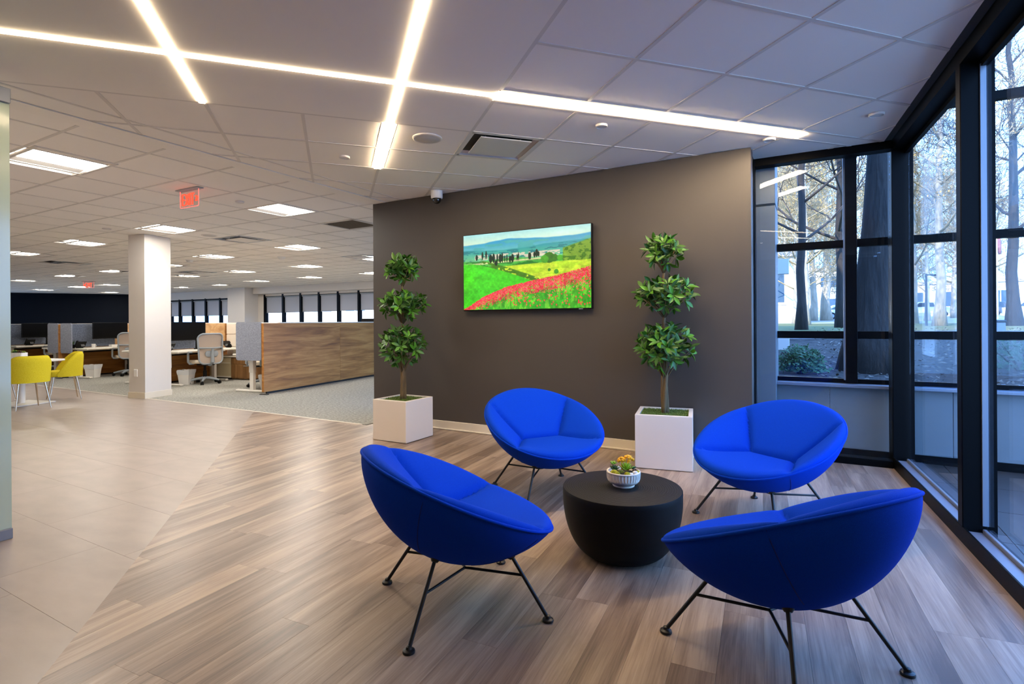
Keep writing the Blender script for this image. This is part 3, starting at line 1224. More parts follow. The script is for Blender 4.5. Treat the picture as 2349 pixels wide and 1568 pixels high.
for (x, y, lab) in ((-7.466, 12.432, 'white smoke detector on the office ceiling right of the column'), (-5.131, 11.961, 'white smoke detector under the brightest light by the partition')):
    t = thing('smoke_detector', lab, 'smoke detector', (x, y, ZC), 0, 'smoke detectors')
    bm = bmesh.new()
    lathe(bm, [(0.075, 0.002), (0.075, -0.015), (0.055, -0.05), (0.03, -0.055), (0.001, -0.055)], 20)
    obj('body', bm, 'plastic_white', t, smooth=True)
    bm = bmesh.new()
    lathe(bm, [(0.09, 0.003), (0.09, -0.006), (0.075, -0.008), (0.001, -0.008)], 20)
    obj('base', bm, 'plastic_white', t, smooth=True)

# dome camera hanging under the ceiling in front of the grey wall
t = thing('security_camera', 'white dome camera with a black bubble above the grey wall', 'camera', (-0.838, 6.035, ZC))
bm = bmesh.new()
lathe(bm, [(0.066, 0.004), (0.066, -0.07), (0.060, -0.082), (0.05, -0.084), (0.001, -0.084)], 28)
obj('housing', bm, 'plastic_white', t, smooth=True)
bm = bmesh.new()
lathe(bm, [(0.047, -0.08)] + [(0.047 * math.cos(a), -0.095 - 0.047 * math.sin(a)) for a in [R(k * 15) for k in range(6)]] + [(0.001, -0.142)], 24)
obj('dome', bm, mat('smoked_dome', rgb(14, 12, 12), 0.08, spec=0.8), t, smooth='all')
bm = bmesh.new()
lathe(bm, [(0.052, -0.082), (0.052, -0.094), (0.046, -0.096)], 24, cap=False)
obj('dome_ring', bm, 'plastic_black', t, smooth=True)

# plaque diffuser in the lounge ceiling
t = thing('air_diffuser', 'square white plaque diffuser hanging in a recess of the lounge ceiling', 'vent', (GO.x, GO.y, 0), TH)
cx, cyy = 4.5 * TM, 3.5 * TM
bm = bmesh.new()
for s in (-1, 1):
    box(bm, (cx + s * (TM / 2 - 0.022), cyy, ZC + 0.006), (0.02, TM - 0.024, 0.012))
    box(bm, (cx, cyy + s * (TM / 2 - 0.022), ZC + 0.006), (TM - 0.024, 0.02, 0.012))
for s in (-1, 1):
    for hor in (0, 1):
        i_, o_ = 0.17, TM / 2 - 0.03
        if hor:
            q = [(cx - o_, cyy + s * o_, ZC + 0.01), (cx + o_, cyy + s * o_, ZC + 0.01), (cx + i_, cyy + s * i_, ZC + 0.12), (cx - i_, cyy + s * i_, ZC + 0.12)]
        else:
            q = [(cx + s * o_, cyy - o_, ZC + 0.01), (cx + s * o_, cyy + o_, ZC + 0.01), (cx + s * i_, cyy + i_, ZC + 0.12), (cx + s * i_, cyy - i_, ZC + 0.12)]
        bm.faces.new([bm.verts.new(v) for v in q])
obj('back_pan', bm, 'ceil_dev', t)
bm = bmesh.new()
cyl(bm, (cx, cyy, ZC + 0.11), (cx, cyy, ZC + 0.135), 0.15, n=28)
obj('duct_opening', bm, mat('duct_dark', rgb(20, 18, 18), 0.8), t)  # solid dark disc stands in for the shade inside the duct
bm = bmesh.new()
box(bm, (cx + 0.005, cyy - 0.015, ZC - 0.002), (0.43, 0.43, 0.010), bevel=0.003)
obj('plaque', bm, mat('plaque', rgb(214, 208, 200), 0.45), t)
bm = bmesh.new()
for sx in (-1, 1):
    for sy in (-1, 1):
        cyl(bm, (cx + sx * 0.15, cyy + sy * 0.15, ZC), (cx + sx * 0.15, cyy + sy * 0.15, ZC + 0.1), 0.005, n=6)
obj('hanger', bm, 'plastic_grey', t)

# office vents
p, q = VENT_RET
t = thing('return_vent', 'grey square return grille in the office ceiling by the wall corner', 'vent', PQ(p, q, ZC), PHI)
bm = bmesh.new()
for s in (-1, 1):
    box(bm, (s * (TP / 2 - 0.02), 0, 0.002), (0.04, TQ, 0.012))
    box(bm, (0, s * (TQ / 2 - 0.02), 0.002), (TP, 0.04, 0.012))
obj('vent_frame', bm, 'ceil_grid', t)
for k in range(18):
    bm = bmesh.new()
    box(bm, (0, -TQ / 2 + 0.05 + k * (TQ - 0.1) / 17, 0.006), (TP - 0.08, 0.016, 0.004), rot=Matrix.Rotation(R(35), 3, 'X'))
    obj('louvre', bm, mat('vent_grey', rgb(128, 122, 116), 0.6) if k == 0 else bpy.data.materials['vent_grey'], t)
bm = bmesh.new()
box(bm, (0, 0, 0.03), (TP - 0.06, TQ - 0.06, 0.01))
obj('back_pan', bm, bpy.data.materials['vent_grey'], t)
dlab = ['white plaque diffuser in the ceiling right of the white column', 'white plaque diffuser high on the left near the frosted glass wall',
        'white plaque diffuser beside the grey wall edge', 'white plaque diffuser far back above the windows']
pd = thing('air_diffuser', dlab[0], 'vent', PQ(DIFFS[0][0], DIFFS[0][1], ZC), PHI, 'plaque diffusers of the office ceiling')
bm = bmesh.new()
for s in (-1, 1):
    box(bm, (s * (TP / 2 - 0.02), 0, 0.004), (0.03, TQ, 0.012))
    box(bm, (0, s * (TQ / 2 - 0.02), 0.004), (TP, 0.03, 0.012))
box(bm, (0, 0, 0.03), (TP - 0.04, TQ - 0.04, 0.006))
obj('back_pan', bm, 'plastic_grey', pd)
bm = bmesh.new()
box(bm, (0, 0, -0.012), (0.42, 0.40, 0.01), bevel=0.003)
obj('plaque', bm, 'ceil_dev', pd)
bm = bmesh.new()
for sx in (-1, 1):
    for sy in (-1, 1):
        cyl(bm, (sx * 0.15, sy * 0.15, -0.01), (sx * 0.15, sy * 0.15, 0.03), 0.006, n=5)
obj('hanger', bm, 'plastic_grey', pd)
for k in (1, 2, 3):
    copy_tree(pd, loc=PQ(DIFFS[k][0], DIFFS[k][1], ZC), label=dlab[k])

# ------------------------------------------------------------------ exit signs
M['exit_red'] = emit('exit_letters', (1.0, 0.07, 0.035, 1), 1.6)
M['exit_edge'] = emit('exit_edge_glow', (1.0, 0.20, 0.16, 1), 1.1)
M['acrylic'] = glass('sign_acrylic', (1.0, 0.93, 0.92, 1), 0.05)


def exit_sign(label, x, y, ang, left=False, sc=1.0):
    t = thing('exit_sign', label, 'exit sign', (x, y, ZC), ang, 'lit exit signs')
    bm = bmesh.new()
    box(bm, (0, 0, -0.004), (0.40 * sc, 0.075, 0.010), bevel=0.002)
    obj('mounting_plate', bm, 'plastic_grey', t)
    W, H = 0.335 * sc, 0.185 * sc
    bm = bmesh.new()
    slab(bm, rounded(W, H, 0.012), Matrix.Translation((0, 0, -0.01 - H / 2)) @ Matrix.Rotation(R(90), 4, 'X'), 0.008)
    obj('sign_panel', bm, 'acrylic', t)
    bm = bmesh.new()
    zt, zb = -0.012, -0.01 - H
    tube(bm, [(-W / 2, 0, zt), (-W / 2, 0, zb + 0.012), (-W / 2 + 0.012, 0, zb), (W / 2 - 0.012, 0, zb), (W / 2, 0, zb + 0.012), (W / 2, 0, zt)], 0.0045, 6)
    obj('glowing_edge', bm, 'exit_edge', t)
    # letters: strokes in a unit cell, extruded on the face of the panel
    L = {'E': [((0, 0), (0, 1)), ((0, 1), (1, 1)), ((0, .5), (.85, .5)), ((0, 0), (1, 0))],
         'X': [((0, 0), (1, 1)), ((0, 1), (1, 0))],
         'I': [((.5, 0), (.5, 1))],
         'T': [((.5, 0), (.5, 1)), ((0, 1), (1, 1))]}
    hh = H * 0.70
    z0 = zb + H * 0.11
    ww = 0.043 * sc
    x0 = -W / 2 + (0.040 * sc if not left else 0.066 * sc)
    for ch, wd in (('E', 1.0), ('X', 1.15), ('I', 0.45), ('T', 1.0)):
        bm = bmesh.new()
        th = 0.0115 * sc
        for (a, b) in L[ch]:
            if ch == 'I':
                a, b = (0.5, 0), (0.5, 1)
            pa = Vector((x0 + a[0] * ww * wd, 0, z0 + th / 2 + a[1] * (hh - th)))
            pb = Vector((x0 + b[0] * ww * wd, 0, z0 + th / 2 + b[1] * (hh - th)))
            d = pb - pa
            an = math.atan2(d.z, d.x)
            ext = th if ch != 'X' else th * 0.3
            box(bm, (pa + pb) / 2, (d.length + ext, 0.014, th), rot=Matrix.Rotation(-an, 3, 'Y'))
        obj('letter', bm, 'exit_red', t)
        x0 += ww * wd + 0.017 * sc
    xa = (W / 2 - 0.042 * sc) if not left else (-W / 2 + 0.040 * sc)
    s = -1 if left else 1
    zc = z0 + hh / 2
    for k in (0, 1):
        bm = bmesh.new()
        for dz in (-1, 1):
            pa = Vector((xa - s * 0.014 * sc + s * k * 0.018 * sc, 0, zc + dz * 0.026 * sc))
            pb = Vector((xa + s * 0.008 * sc + s * k * 0.018 * sc, 0, zc))
            d = pb - pa
            box(bm, (pa + pb) / 2, (d.length + 0.006, 0.014, 0.008 * sc), rot=Matrix.Rotation(-math.atan2(d.z, d.x), 3, 'Y'))
        obj('arrow', bm, 'exit_red', t)
    return t


exit_sign('red EXIT sign with right arrows hanging near the lounge', -3.525, 5.872, R(-28))
exit_sign('red EXIT sign with left arrows far back by the dark wall', -14.6, 18.5, R(-4), True, 1.15)

# ------------------------------------------------------------------ television
TVQ = 4.98 - 0.075
t = thing('television', 'wide black framed television showing hills and red flowers on the grey wall', 'television', PQ(-2.615, TVQ, 1.765), PHI)
TWD, THT = 1.505, 0.835
bm = bmesh.new()
slab(bm, rounded(TWD, THT, 0.006, 2), Matrix.Translation((0, 0.022, 0)) @ Matrix.Rotation(R(90), 4, 'X'), 0.042, bevel=0.004)
obj('casing', bm, 'plastic_black', t)
bm = bmesh.new()
box(bm, (0, 0.056, 0), (0.7, 0.03, 0.4))
obj('wall_mount', bm, 'black_metal', t)
bm = bmesh.new()
box(bm, (TWD / 2 - 0.115, 0.0, -THT / 2 + 0.0035), (0.042, 0.003, 0.006))
obj('badge', bm, 'plastic_grey', t)
NX, NY = 380, 212
xs_, ys_ = np.linspace(0, 1, NX), np.linspace(0, 1, NY)
gx, gy = np.meshgrid(xs_, ys_)                     # gy runs down the picture
rng = np.random.RandomState(5)


def vnoise(x, y, seed):
    r = np.random.RandomState(seed).rand(64, 64)
    xi, yi = np.floor(x).astype(int), np.floor(y).astype(int)
    fx, fy = x - xi, y - yi
    fx, fy = fx * fx * (3 - 2 * fx), fy * fy * (3 - 2 * fy)
    a, b = r[yi % 64, xi % 64], r[yi % 64, (xi + 1) % 64]
    c, d = r[(yi + 1) % 64, xi % 64], r[(yi + 1) % 64, (xi + 1) % 64]
    return (a * (1 - fx) + b * fx) * (1 - fy) + (c * (1 - fx) + d * fx) * fy


def fbm(x, y, seed):
    return sum(vnoise(x * 2 ** k, y * 2 ** k, seed + k) / 2 ** (k + 1) for k in range(4))


def srgb(r, g, b):
    return np.array([r, g, b], float) / 255


img = np.zeros((NY, NX, 3))
skyt = np.clip(gy / 0.16, 0, 1)[..., None]
img[:] = srgb(158, 214, 214) * (1 - skyt) + srgb(212, 228, 196) * skyt
img += (fbm(gx * 5, gy * 14, 1)[..., None] - 0.5) * 0.12


def over(mask, col):
    m = np.clip(mask, 0, 1)[..., None]
    img[:] = img * (1 - m) + col * m


def below(curve, soft=0.012):
    return np.clip((gy - curve) / soft, 0, 1)


h1 = 0.105 + 0.02 * np.sin(gx * 9 + 1) + 0.05 * (fbm(gx * 4, gx * 0 + 3, 9) - 0.5)
tt = np.clip((gy - 0.09) / 0.2, 0, 1)[..., None]
over(below(h1), srgb(40, 140, 190) * (1 - tt) + srgb(120, 190, 170) * tt)
over(below(h1 + 0.02) * (fbm(gx * 8, gy * 26, 20) > 0.52), srgb(70, 160, 160))
h2 = 0.19 + 0.05 * fbm(gx * 3 + 7, gx * 0, 12) - 0.05 * np.clip((gx - 0.55) * 2, 0, 1)
tt = np.clip((gy - 0.2) / 0.14, 0, 1)[..., None]
over(below(h2) * 0.85, srgb(30, 140, 150) * (1 - tt) + srgb(96, 180, 120) * tt)
over(below(h2 + 0.01) * (fbm(gx * 14, gy * 40, 31) > 0.55) * 0.8, srgb(20, 110, 120))
over(((gy > 0.275) & (gy < 0.345)) * (fbm(gx * 40, gy * 60, 40) > 0.44) * (gx > 0.1) * (gx < 0.78) * 0.85, srgb(222, 200, 178))
over(below(0.345 + 0.015 * np.sin(gx * 12)) * 1.0, srgb(70, 170, 60))
over(below(0.355) * (fbm(gx * 20, gy * 40, 44) > 0.5), srgb(30, 120, 40))
hr = 0.30 - 0.14 * np.clip((gx - 0.70) / 0.3, 0, 1)
over(below(hr, 0.02) * (gx > 0.8) * (gy < 0.5), srgb(110, 150, 40))
over(below(hr, 0.02) * (gx > 0.8) * (gy < 0.5) * (fbm(gx * 40, gy * 40, 50) > 0.5), srgb(60, 110, 20))
f_y = 0.415 + 0.05 * np.clip(0.75 - gx, 0, 1)
over(below(f_y) * (gx > 0.3), srgb(190, 214, 50))
over(below(f_y) * (gx > 0.3) * (fbm(gx * 10, gy * 30, 52) > 0.52) * 0.6, srgb(150, 196, 30))
over(np.exp(-((gy - 0.385 + 0.05 * (gx - 0.3)) / 0.012) ** 2) * (gx < 0.68), srgb(216, 206, 150))
g_y = 0.37 + 0.62 * np.clip(gx - 0.08, 0, 1) ** 1.25
over(below(g_y - 0.05) * (gx > 0.15) * (gx < 0.66) * (fbm(gx * 30, gy * 40, 58) > 0.36), srgb(64, 116, 22))
over(below(g_y + 0.015), srgb(52, 190, 30))
over(below(g_y + 0.015) * fbm(gx * 6, gy * 6, 60) * 0.5, srgb(110, 214, 34))
for cx_, w_, y0_, y1_ in [(.115, .011, .27, .35), (.165, .008, .235, .345), (.197, .008, .225, .34), (.235, .016, .28, .39), (.26, .012, .27, .39), (.29, .007, .275, .385),
                          (.315, .014, .28, .395), (.332, .009, .27, .395), (.352, .006, .30, .39), (.37, .006, .295, .395), (.395, .010, .31, .40), (.415, .013, .29, .40), (.452, .006, .295, .38),
                          (.463, .005, .27, .38), (.28, .014, .36, .43), (.548, .009, .285, .375), (.556, .007, .29, .375), (.588, .009, .28, .36), (.605, .012, .255, .355), (.62, .008, .28, .35)]:
    yy = np.clip((gy - y0_) / (y1_ - y0_), 0, 1)
    over((np.abs(gx - cx_) < w_ * np.sin(np.pi * np.clip(yy * 0.8 + 0.12, 0, 1))) * (gy > y0_) * (gy < y1_), srgb(12, 40, 26))
for cx_, cy__, r_ in [(.70, .37, .042), (.665, .385, .03), (.735, .375, .03), (.78, .38, .022), (.70, .52, .012), (.752, .545, .018)]:
    over(((gx - cx_) ** 2 + ((gy - cy__) * 0.62) ** 2 < r_ ** 2 * (0.7 + 0.6 * fbm(gx * 60, gy * 60, 70))), srgb(60, 130, 30) * (0.8 + 0.4 * rng.rand()))
fl = np.interp(gx, [0, .04, .17, .36, .57, .75, .9, 1.0], [1.0, .97, .84, .72, .65, .60, .545, .505])
over(below(fl, 0.02), srgb(60, 150, 30))
over(below(fl, 0.01) * (gy < fl + 0.16) * (fbm(gx * 60, gy * 50, 90) > 0.45), srgb(200, 40, 60))
over(below(fl + 0.02) * (fbm(gx * 70, gy * 16, 80) > 0.48) * 0.6, srgb(120, 210, 50))
over(below(fl + 0.1) * (fbm(gx * 50, gy * 12, 85) > 0.5) * 0.5, srgb(20, 150, 20))
for k in range(5200):
    x_ = rng.rand()
    yb = np.interp(x_, [0, .04, .17, .36, .57, .75, .9, 1.0], [1.0, .97, .84, .72, .65, .60, .545, .505])
    y_ = yb + abs(rng.randn()) * 0.07 * (0.5 + x_) - 0.006
    if y_ > 0.995:
        continue
    c_ = [srgb(232, 40, 70), srgb(206, 26, 46), srgb(244, 90, 110), srgb(220, 60, 60)][k % 4]
    ix, iy = int(x_ * (NX - 1)), int(y_ * (NY - 1))
    s_ = 1 + (k % 3 > 0) + (y_ - yb > 0.22)
    img[iy:iy + s_, ix:ix + s_] = c_
for k in range(60):
    x_, y_ = 0.25 + 0.75 * rng.rand(), 0.86 + 0.12 * rng.rand()
    ix, iy = int(x_ * (NX - 5)), int(y_ * (NY - 5))
    img[iy:iy + 4, ix:ix + 3] = srgb(226, 50, 60)
grain = (fbm(gx * 60, gy * 40, 101) - 0.47)[..., None] * 0.32 + (fbm(gx * 18, gy * 12, 111) - 0.47)[..., None] * 0.35
img *= 1 + grain * np.clip((gy - 0.30) / 0.06, 0.15, 1)[..., None]
img = np.clip(img, 0, 1)
limg = np.where(img <= 0.04045, img / 12.92, ((img + 0.055) / 1.055) ** 2.4)
SW, SH = TWD - 0.016, THT - 0.020
vx = (gx - 0.5) * SW
vz = (0.5 - gy) * SH + 0.003
verts = np.stack([vx.ravel(), np.full(NX * NY, -0.0012), vz.ravel()], 1)
idx = np.arange(NX * NY).reshape(NY, NX)
faces = np.stack([idx[:-1, :-1].ravel(), idx[1:, :-1].ravel(), idx[1:, 1:].ravel(), idx[:-1, 1:].ravel()], 1)
me = bpy.data.meshes.new('screen')
me.from_pydata(verts.tolist(), [], faces.tolist())
ca = me.color_attributes.new('picture', 'FLOAT_COLOR', 'POINT')
ca.data.foreach_set('color', np.concatenate([limg.reshape(-1, 3), np.ones((NX * NY, 1))], 1).astype(np.float32).ravel())
ms = bpy.data.materials.new('tv_picture')
ms.use_nodes = True
N_ = ms.node_tree.nodes
b_ = N_['Principled BSDF']
b_.inputs['Base Color'].default_value = (0.01, 0.01, 0.01, 1)
b_.inputs['Roughness'].default_value = 0.25
at_ = N_.new('ShaderNodeAttribute')
at_.attribute_name = 'picture'
ms.node_tree.links.new(at_.outputs['Color'], b_.inputs['Emission Color'])
b_.inputs['Emission Strength'].default_value = 0.95
link('screen', me, ms, t)

# ------------------------------------------------------------------ blue shell chairs
RA, RB, RT, RY, RZ_ = 0.433, 0.446, R(24.2), -0.015, 0.505   # rim half width, half depth, tilt, centre
XR = Vector((1, 0, 0))
SBK = Vector((0, -math.cos(RT), math.sin(RT)))               # towards the top of the back, in the rim plane
NRM = Vector((0, math.sin(RT), math.cos(RT)))
RO = Vector((0, RY, RZ_))
SHD = 0.30


def shell_pt(rho, th, push=0.0):
    d = SHD * max(0.0, 1 - rho * rho) ** 0.74
    return RO + XR * (RA * rho * math.sin(th)) + SBK * (RB * rho * math.cos(th)) - NRM * (d + push)


def cushion(rho, th):
    x, s = RA * rho * math.sin(th), RB * rho * math.cos(th)
    m = sorted([((s + RB) / RB, 0), ((RB - s) / RB, 1), ((RA - abs(x)) / (RA - 0.15), 2)])
    m0, g = m[0][0], m[1][0] - m[0][0]
    pad = 0.034 * math.sqrt(max(0.0, 1 - max(0.0, (rho - 0.88) / 0.12) ** 2))
    h = pad - 0.165 * (max(0.0, m0) ** 1.25) * (1 - rho ** 7)
    groove = 0.030 * math.exp(-(abs(g) / 0.06) ** 1.2) * (1 - rho ** 14)
    kind = m[0][1]
    if kind == 2:
        kind = 2 if x > 0 else 3
    return RO + XR * x + SBK * s + NRM * (h - groove), kind


def make_chair():
    t = thing('lounge_chair', 'x', 'chair', (0, 0, 0), 0, 'blue shell chairs around the black table')
    bm = bmesh.new()
    NT, NR = 96, 22
    rings = []
    for i in range(NR + 1):
        rho = math.sin(0.5 * math.pi * i / NR)
        if i == 0:
            rings.append([bm.verts.new(shell_pt(0, 0))] * NT)
        else:
            rings.append([bm.verts.new(shell_pt(rho, 2 * math.pi * k / NT)) for k in range(NT)])
    for i in range(NR):
        for k in range(NT):
            a, b = rings[i], rings[i + 1]
            if i == 0:
                bm.faces.new((a[0], b[k], b[(k + 1) % NT]))
            else:
                bm.faces.new((a[k], b[k], b[(k + 1) % NT], a[(k + 1) % NT]))
    obj('shell', bm, 'blue', t, smooth='all')
    # stitched seams down the outside of the shell
    for th in (R(57), R(-57), R(130), R(-130)):
        bm = bmesh.new()
        tube(bm, [shell_pt(r_, th, 0.0004) for r_ in [0.45 + 0.55 * k / 14 for k in range(15)]], 0.0016, 5)
        obj('seam', bm, mat('seam_thread', (0.001, 0.008, 0.16, 1), 0.9) if 'seam_thread' not in bpy.data.materials else bpy.data.materials['seam_thread'], t)
    bm = bmesh.new()
    tube(bm, [RO + XR * (RA * 1.002 * math.sin(a)) + SBK * (RB * 1.002 * math.cos(a)) for a in [2 * math.pi * k / 96 for k in range(96)]], 0.0065, 8, closed=True)
    obj('piping', bm, 'blue', t, smooth='all')
    # padded pieces meeting in sewn creases
    NT2, NR2 = 160, 44
    pts, kind = [], []
    for i in range(NR2 + 1):
        u = i / NR2
        rho = u if u < 0.8 else 0.8 + 0.2 * math.sin((u - 0.8) / 0.2 * math.pi / 2)
        row = [cushion(max(rho, 1e-4), 2 * math.pi * k / NT2) for k in range(NT2)]
        pts.append(row)
    names = ['seat_cushion', 'back_cushion', 'side_cushion', 'side_cushion']
    bms = [bmesh.new() for _ in range(4)]
    cache = [dict() for _ in range(4)]

    def V(b, i, k):
        key = (i, k % NT2) if i else (0, 0)
        if key not in cache[b]:
            cache[b][key] = bms[b].verts.new(pts[key[0]][key[1]][0])
        return cache[b][key]
    for i in range(NR2):
        for k in range(NT2):
            rho = (i + 0.5) / NR2
            b = cushion(rho, 2 * math.pi * (k + 0.5) / NT2)[1]
            if i == 0:
                bms[b].faces.new((V(b, 0, 0), V(b, 1, k), V(b, 1, k + 1)))
            else:
                bms[b].faces.new((V(b, i, k), V(b, i + 1, k), V(b, i + 1, k + 1), V(b, i, k + 1)))
    for nm, b in zip(names, bms):
        me_ = bpy.data.meshes.new(nm)
        for f in b.faces:
            if f.normal.dot(NRM) < 0 and f.calc_area() > 0:
                pass
        b.normal_update()
        for f in b.faces:
            if f.normal.dot(NRM) < 0:
                f.normal_flip()
        b.to_mesh(me_)
        b.free()
        link(nm, me_, 'blue', t, 'all')
    # rod legs: straight splayed bars with round feet, tied by two bent struts and a short bridge
    FT = 0.285
    for sx in (-1, 1):
        for sy in (-1, 1):
            foot = Vector((sx * FT, sy * FT, 0.012))
            top = Vector((sx * 0.135, sy * 0.135, 0.31))
            # stop where the bar enters the shell
            lo_, hi_ = 0.2, 1.0
            end = top
            for k in range(60):
                f = 0.3 + 0.7 * k / 59
                p = foot.lerp(top, f)
                x_, s_ = p.x, (p - RO).dot(SBK)
                rho = math.hypot(x_ / RA, s_ / RB)
                if rho < 1:
                    d = -(p - RO).dot(NRM)
                    if d < SHD * (1 - rho * rho) ** 0.74 - 0.004:
                        end = p
                        break
            bm = bmesh.new()
            cyl(bm, foot, end, 0.0078, n=10)
            lg = obj('leg', bm, 'black_metal', t, smooth=True)
            bm = bmesh.new()
            lathe(bm, [(0.023, 0.0), (0.024, 0.003), (0.022, 0.009), (0.012, 0.013), (0.0095, 0.022), (0.001, 0.026)], 18, (foot.x, foot.y, 0.001))
            obj('foot', bm, 'black_metal', lg, smooth=True)
            bm = bmesh.new()
            nr = (end - foot).normalized()
            cyl(bm, end - nr * 0.014, end - nr * 0.002, 0.013, 0.021, n=14)
            obj('flange', bm, 'black_metal', lg, smooth=True)
    zj = 0.168
    fj = (zj - 0.012) / (0.31 - 0.012)
    rj = FT + (0.135 - FT) * fj
    for sx in (-1, 1):
        bm = bmesh.new()
        tube(bm, [(sx * rj, -rj, zj), (sx * 0.062, -0.018, zj), (sx * 0.05, 0, zj), (sx * 0.062, 0.018, zj), (sx * rj, rj, zj)], 0.0058, 8)
        obj('strut', bm, 'black_metal', t, smooth=True)
    bm = bmesh.new()
    cyl(bm, (-0.052, 0, zj), (0.052, 0, zj), 0.0058, n=8)
    obj('bridge_bar', bm, 'black_metal', t, smooth=True)
    return t


c0 = make_chair()
c0.location = (-0.228, 2.367, 0)
c0.rotation_euler.z = R(21 - 90)
c0['label'] = 'blue shell chair seen from its side, nearest the wood and tile joint'
copy_tree(c0, (0.236, 3.892, 0), R(-66.5 - 90), 'blue shell chair facing us in front of the grey wall below the television')
copy_tree(c0, (1.557, 3.322, 0), R(209 - 90), 'blue shell chair facing us beside the window corner')
copy_tree(c0, (0.982, 1.988, 0), R(116 - 90), 'blue shell chair with its back to us, nearest the camera by the glazing')

# ------------------------------------------------------------------ black drum table and its bowl of succulents
DX, DY, DH, DR = 0.578, 2.85, 0.353, 0.311
t = thing('coffee_table', 'round black half-dome wooden table between the blue chairs', 'table', (DX, DY, 0))
md = bpy.data.materials.new('black_ringed_wood')
md.use_nodes = True
N_, L_ = md.node_tree.nodes, md.node_tree.links
b_ = N_['Principled BSDF']
b_.inputs['Roughness'].default_value = 0.6
b_.inputs['Specular IOR Level'].default_value = 0.2
tc_ = N_.new('ShaderNodeTexCoord')
wv = N_.new('ShaderNodeTexWave')
wv.wave_type = 'RINGS'
wv.rings_direction = 'Z'
wv.inputs['Scale'].default_value = 26
wv.inputs['Distortion'].default_value = 2.2
wv.inputs['Detail'].default_value = 3
wv.inputs['Detail Scale'].default_value = 1.5
L_.new(tc_.outputs['Object'], wv.inputs[0])
rp_ = N_.new('ShaderNodeValToRGB')
rp_.color_ramp.elements[0].color = rgb(15, 13, 13)
rp_.color_ramp.elements[1].color = rgb(33, 30, 29)
L_.new(wv.outputs[0], rp_.inputs[0])
L_.new(rp_.outputs[0], b_.inputs['Base Color'])
bp_ = N_.new('ShaderNodeBump')
bp_.inputs['Strength'].default_value = 0.3
bp_.inputs['Distance'].default_value = 0.002
L_.new(wv.outputs[0], bp_.inputs['Height'])
L_.new(bp_.outputs[0], b_.inputs['Normal'])
bm = bmesh.new()
prof = [(0.145, 0.0), (0.160, 0.004)]
for k in range(1, 16):
    a = k / 15
    prof.append((0.160 + (DR - 0.160) * math.sin(a * math.pi / 2) ** 0.95, 0.004 + (DH - 0.052) * (1 - math.cos(a * math.pi / 2)) ** 0.95))
prof += [(DR, DH - 0.03), (DR, DH - 0.006), (DR - 0.003, DH - 0.0015)]
lathe(bm, prof, 72)
obj('body', bm, mat('black_stain', rgb(13, 12, 12), 0.6, spec=0.15, noise=(8, 0.15), bump=(120, 0.2), stretch=(1, 1, 6)), t, smooth=50)
bm = bmesh.new()
lathe(bm, [(DR - 0.003, DH - 0.0016), (DR - 0.007, DH), (0.001, DH)], 72)
obj('top', bm, md, t, smooth=50)

PX, PY = 0.590, 2.862
t = thing('planter_bowl', 'fluted off white ceramic bowl of succulents on the black table', 'planter', (PX, PY, DH))
bm = bmesh.new()
NF = 34
n_ = NF * 6
prof = [(0.056, 0.0), (0.058, 0.004), (0.054, 0.009), (0.062, 0.013), (0.074, 0.02), (0.083, 0.03), (0.0875, 0.042), (0.089, 0.055), (0.0895, 0.072), (0.089, 0.078), (0.086, 0.080), (0.080, 0.079), (0.078, 0.070), (0.07, 0.060), (0.001, 0.060)]
fine = []
for (r0, z0), (r1, z1) in zip(prof[:-1], prof[1:]):
    for k in range(3):
        fine.append((r0 + (r1 - r0) * k / 3, z0 + (z1 - z0) * k / 3))
fine.append(prof[-1])
rings = []
for (r_, z_) in fine:
    ring = []
    for k in range(n_):
        a = 2 * math.pi * k / n_
        f = abs(((k / 6.0) % 1.0) - 0.5) * 2          # 1 at the rib, 0 mid flute
        top = 1.0 if z_ < 0.073 else 0.0
        zlo = 0.036 + 0.012 * f
        g = 1.0 if (zlo < z_ < 0.073 and r_ > 0.083) else 0.0
        rr = r_ - 0.0042 * g * (1 - f ** 3)
        ring.append(bm.verts.new((rr * math.cos(a), rr * math.sin(a), z_)))
    rings.append(ring)
for a_, b__ in zip(rings[:-1], rings[1:]):
    for k in range(n_):
        bm.faces.new((a_[k], a_[(k + 1) % n_], b__[(k + 1) % n_], b__[k]))
bm.faces.new(rings[0][::-1])
obj('bowl', bm, mat('speckled_ceramic', rgb(230, 216, 196), 0.6, noise=(60, 0.08), bump=(150, 0.25)), t, smooth=60)
bm = bmesh.new()
lathe(bm, [(0.078, 0.064), (0.05, 0.072), (0.001, 0.074)], 24, cap=False)
obj('soil', bm, mat('soil', rgb(70, 54, 34), 0.95, noise=(90, 0.4), bump=(80, 0.8)), t)
M['succ'] = mat('succulent_green', rgb(140, 178, 30), 0.45, noise=(30, 0.15))
M['succ_dark'] = mat('succulent_dark', rgb(52, 88, 40), 0.5, noise=(40, 0.3))
M['succ_olive'] = mat('succulent_olive', rgb(110, 120, 36), 0.5, noise=(40, 0.25))
M['moss'] = mat('moss_ball', rgb(150, 146, 14), 0.95, noise=(160, 0.4), bump=(200, 1.0, 0.003))
M['flower_y'] = mat('orange_yellow_bud', rgb(246, 180, 24), 0.6, noise=(60, 0.12))
M['pebble'] = mat('white_pebble', rgb(226, 220, 212), 0.4)
M['burgundy'] = mat('burgundy_leaf', rgb(64, 22, 20), 0.5)


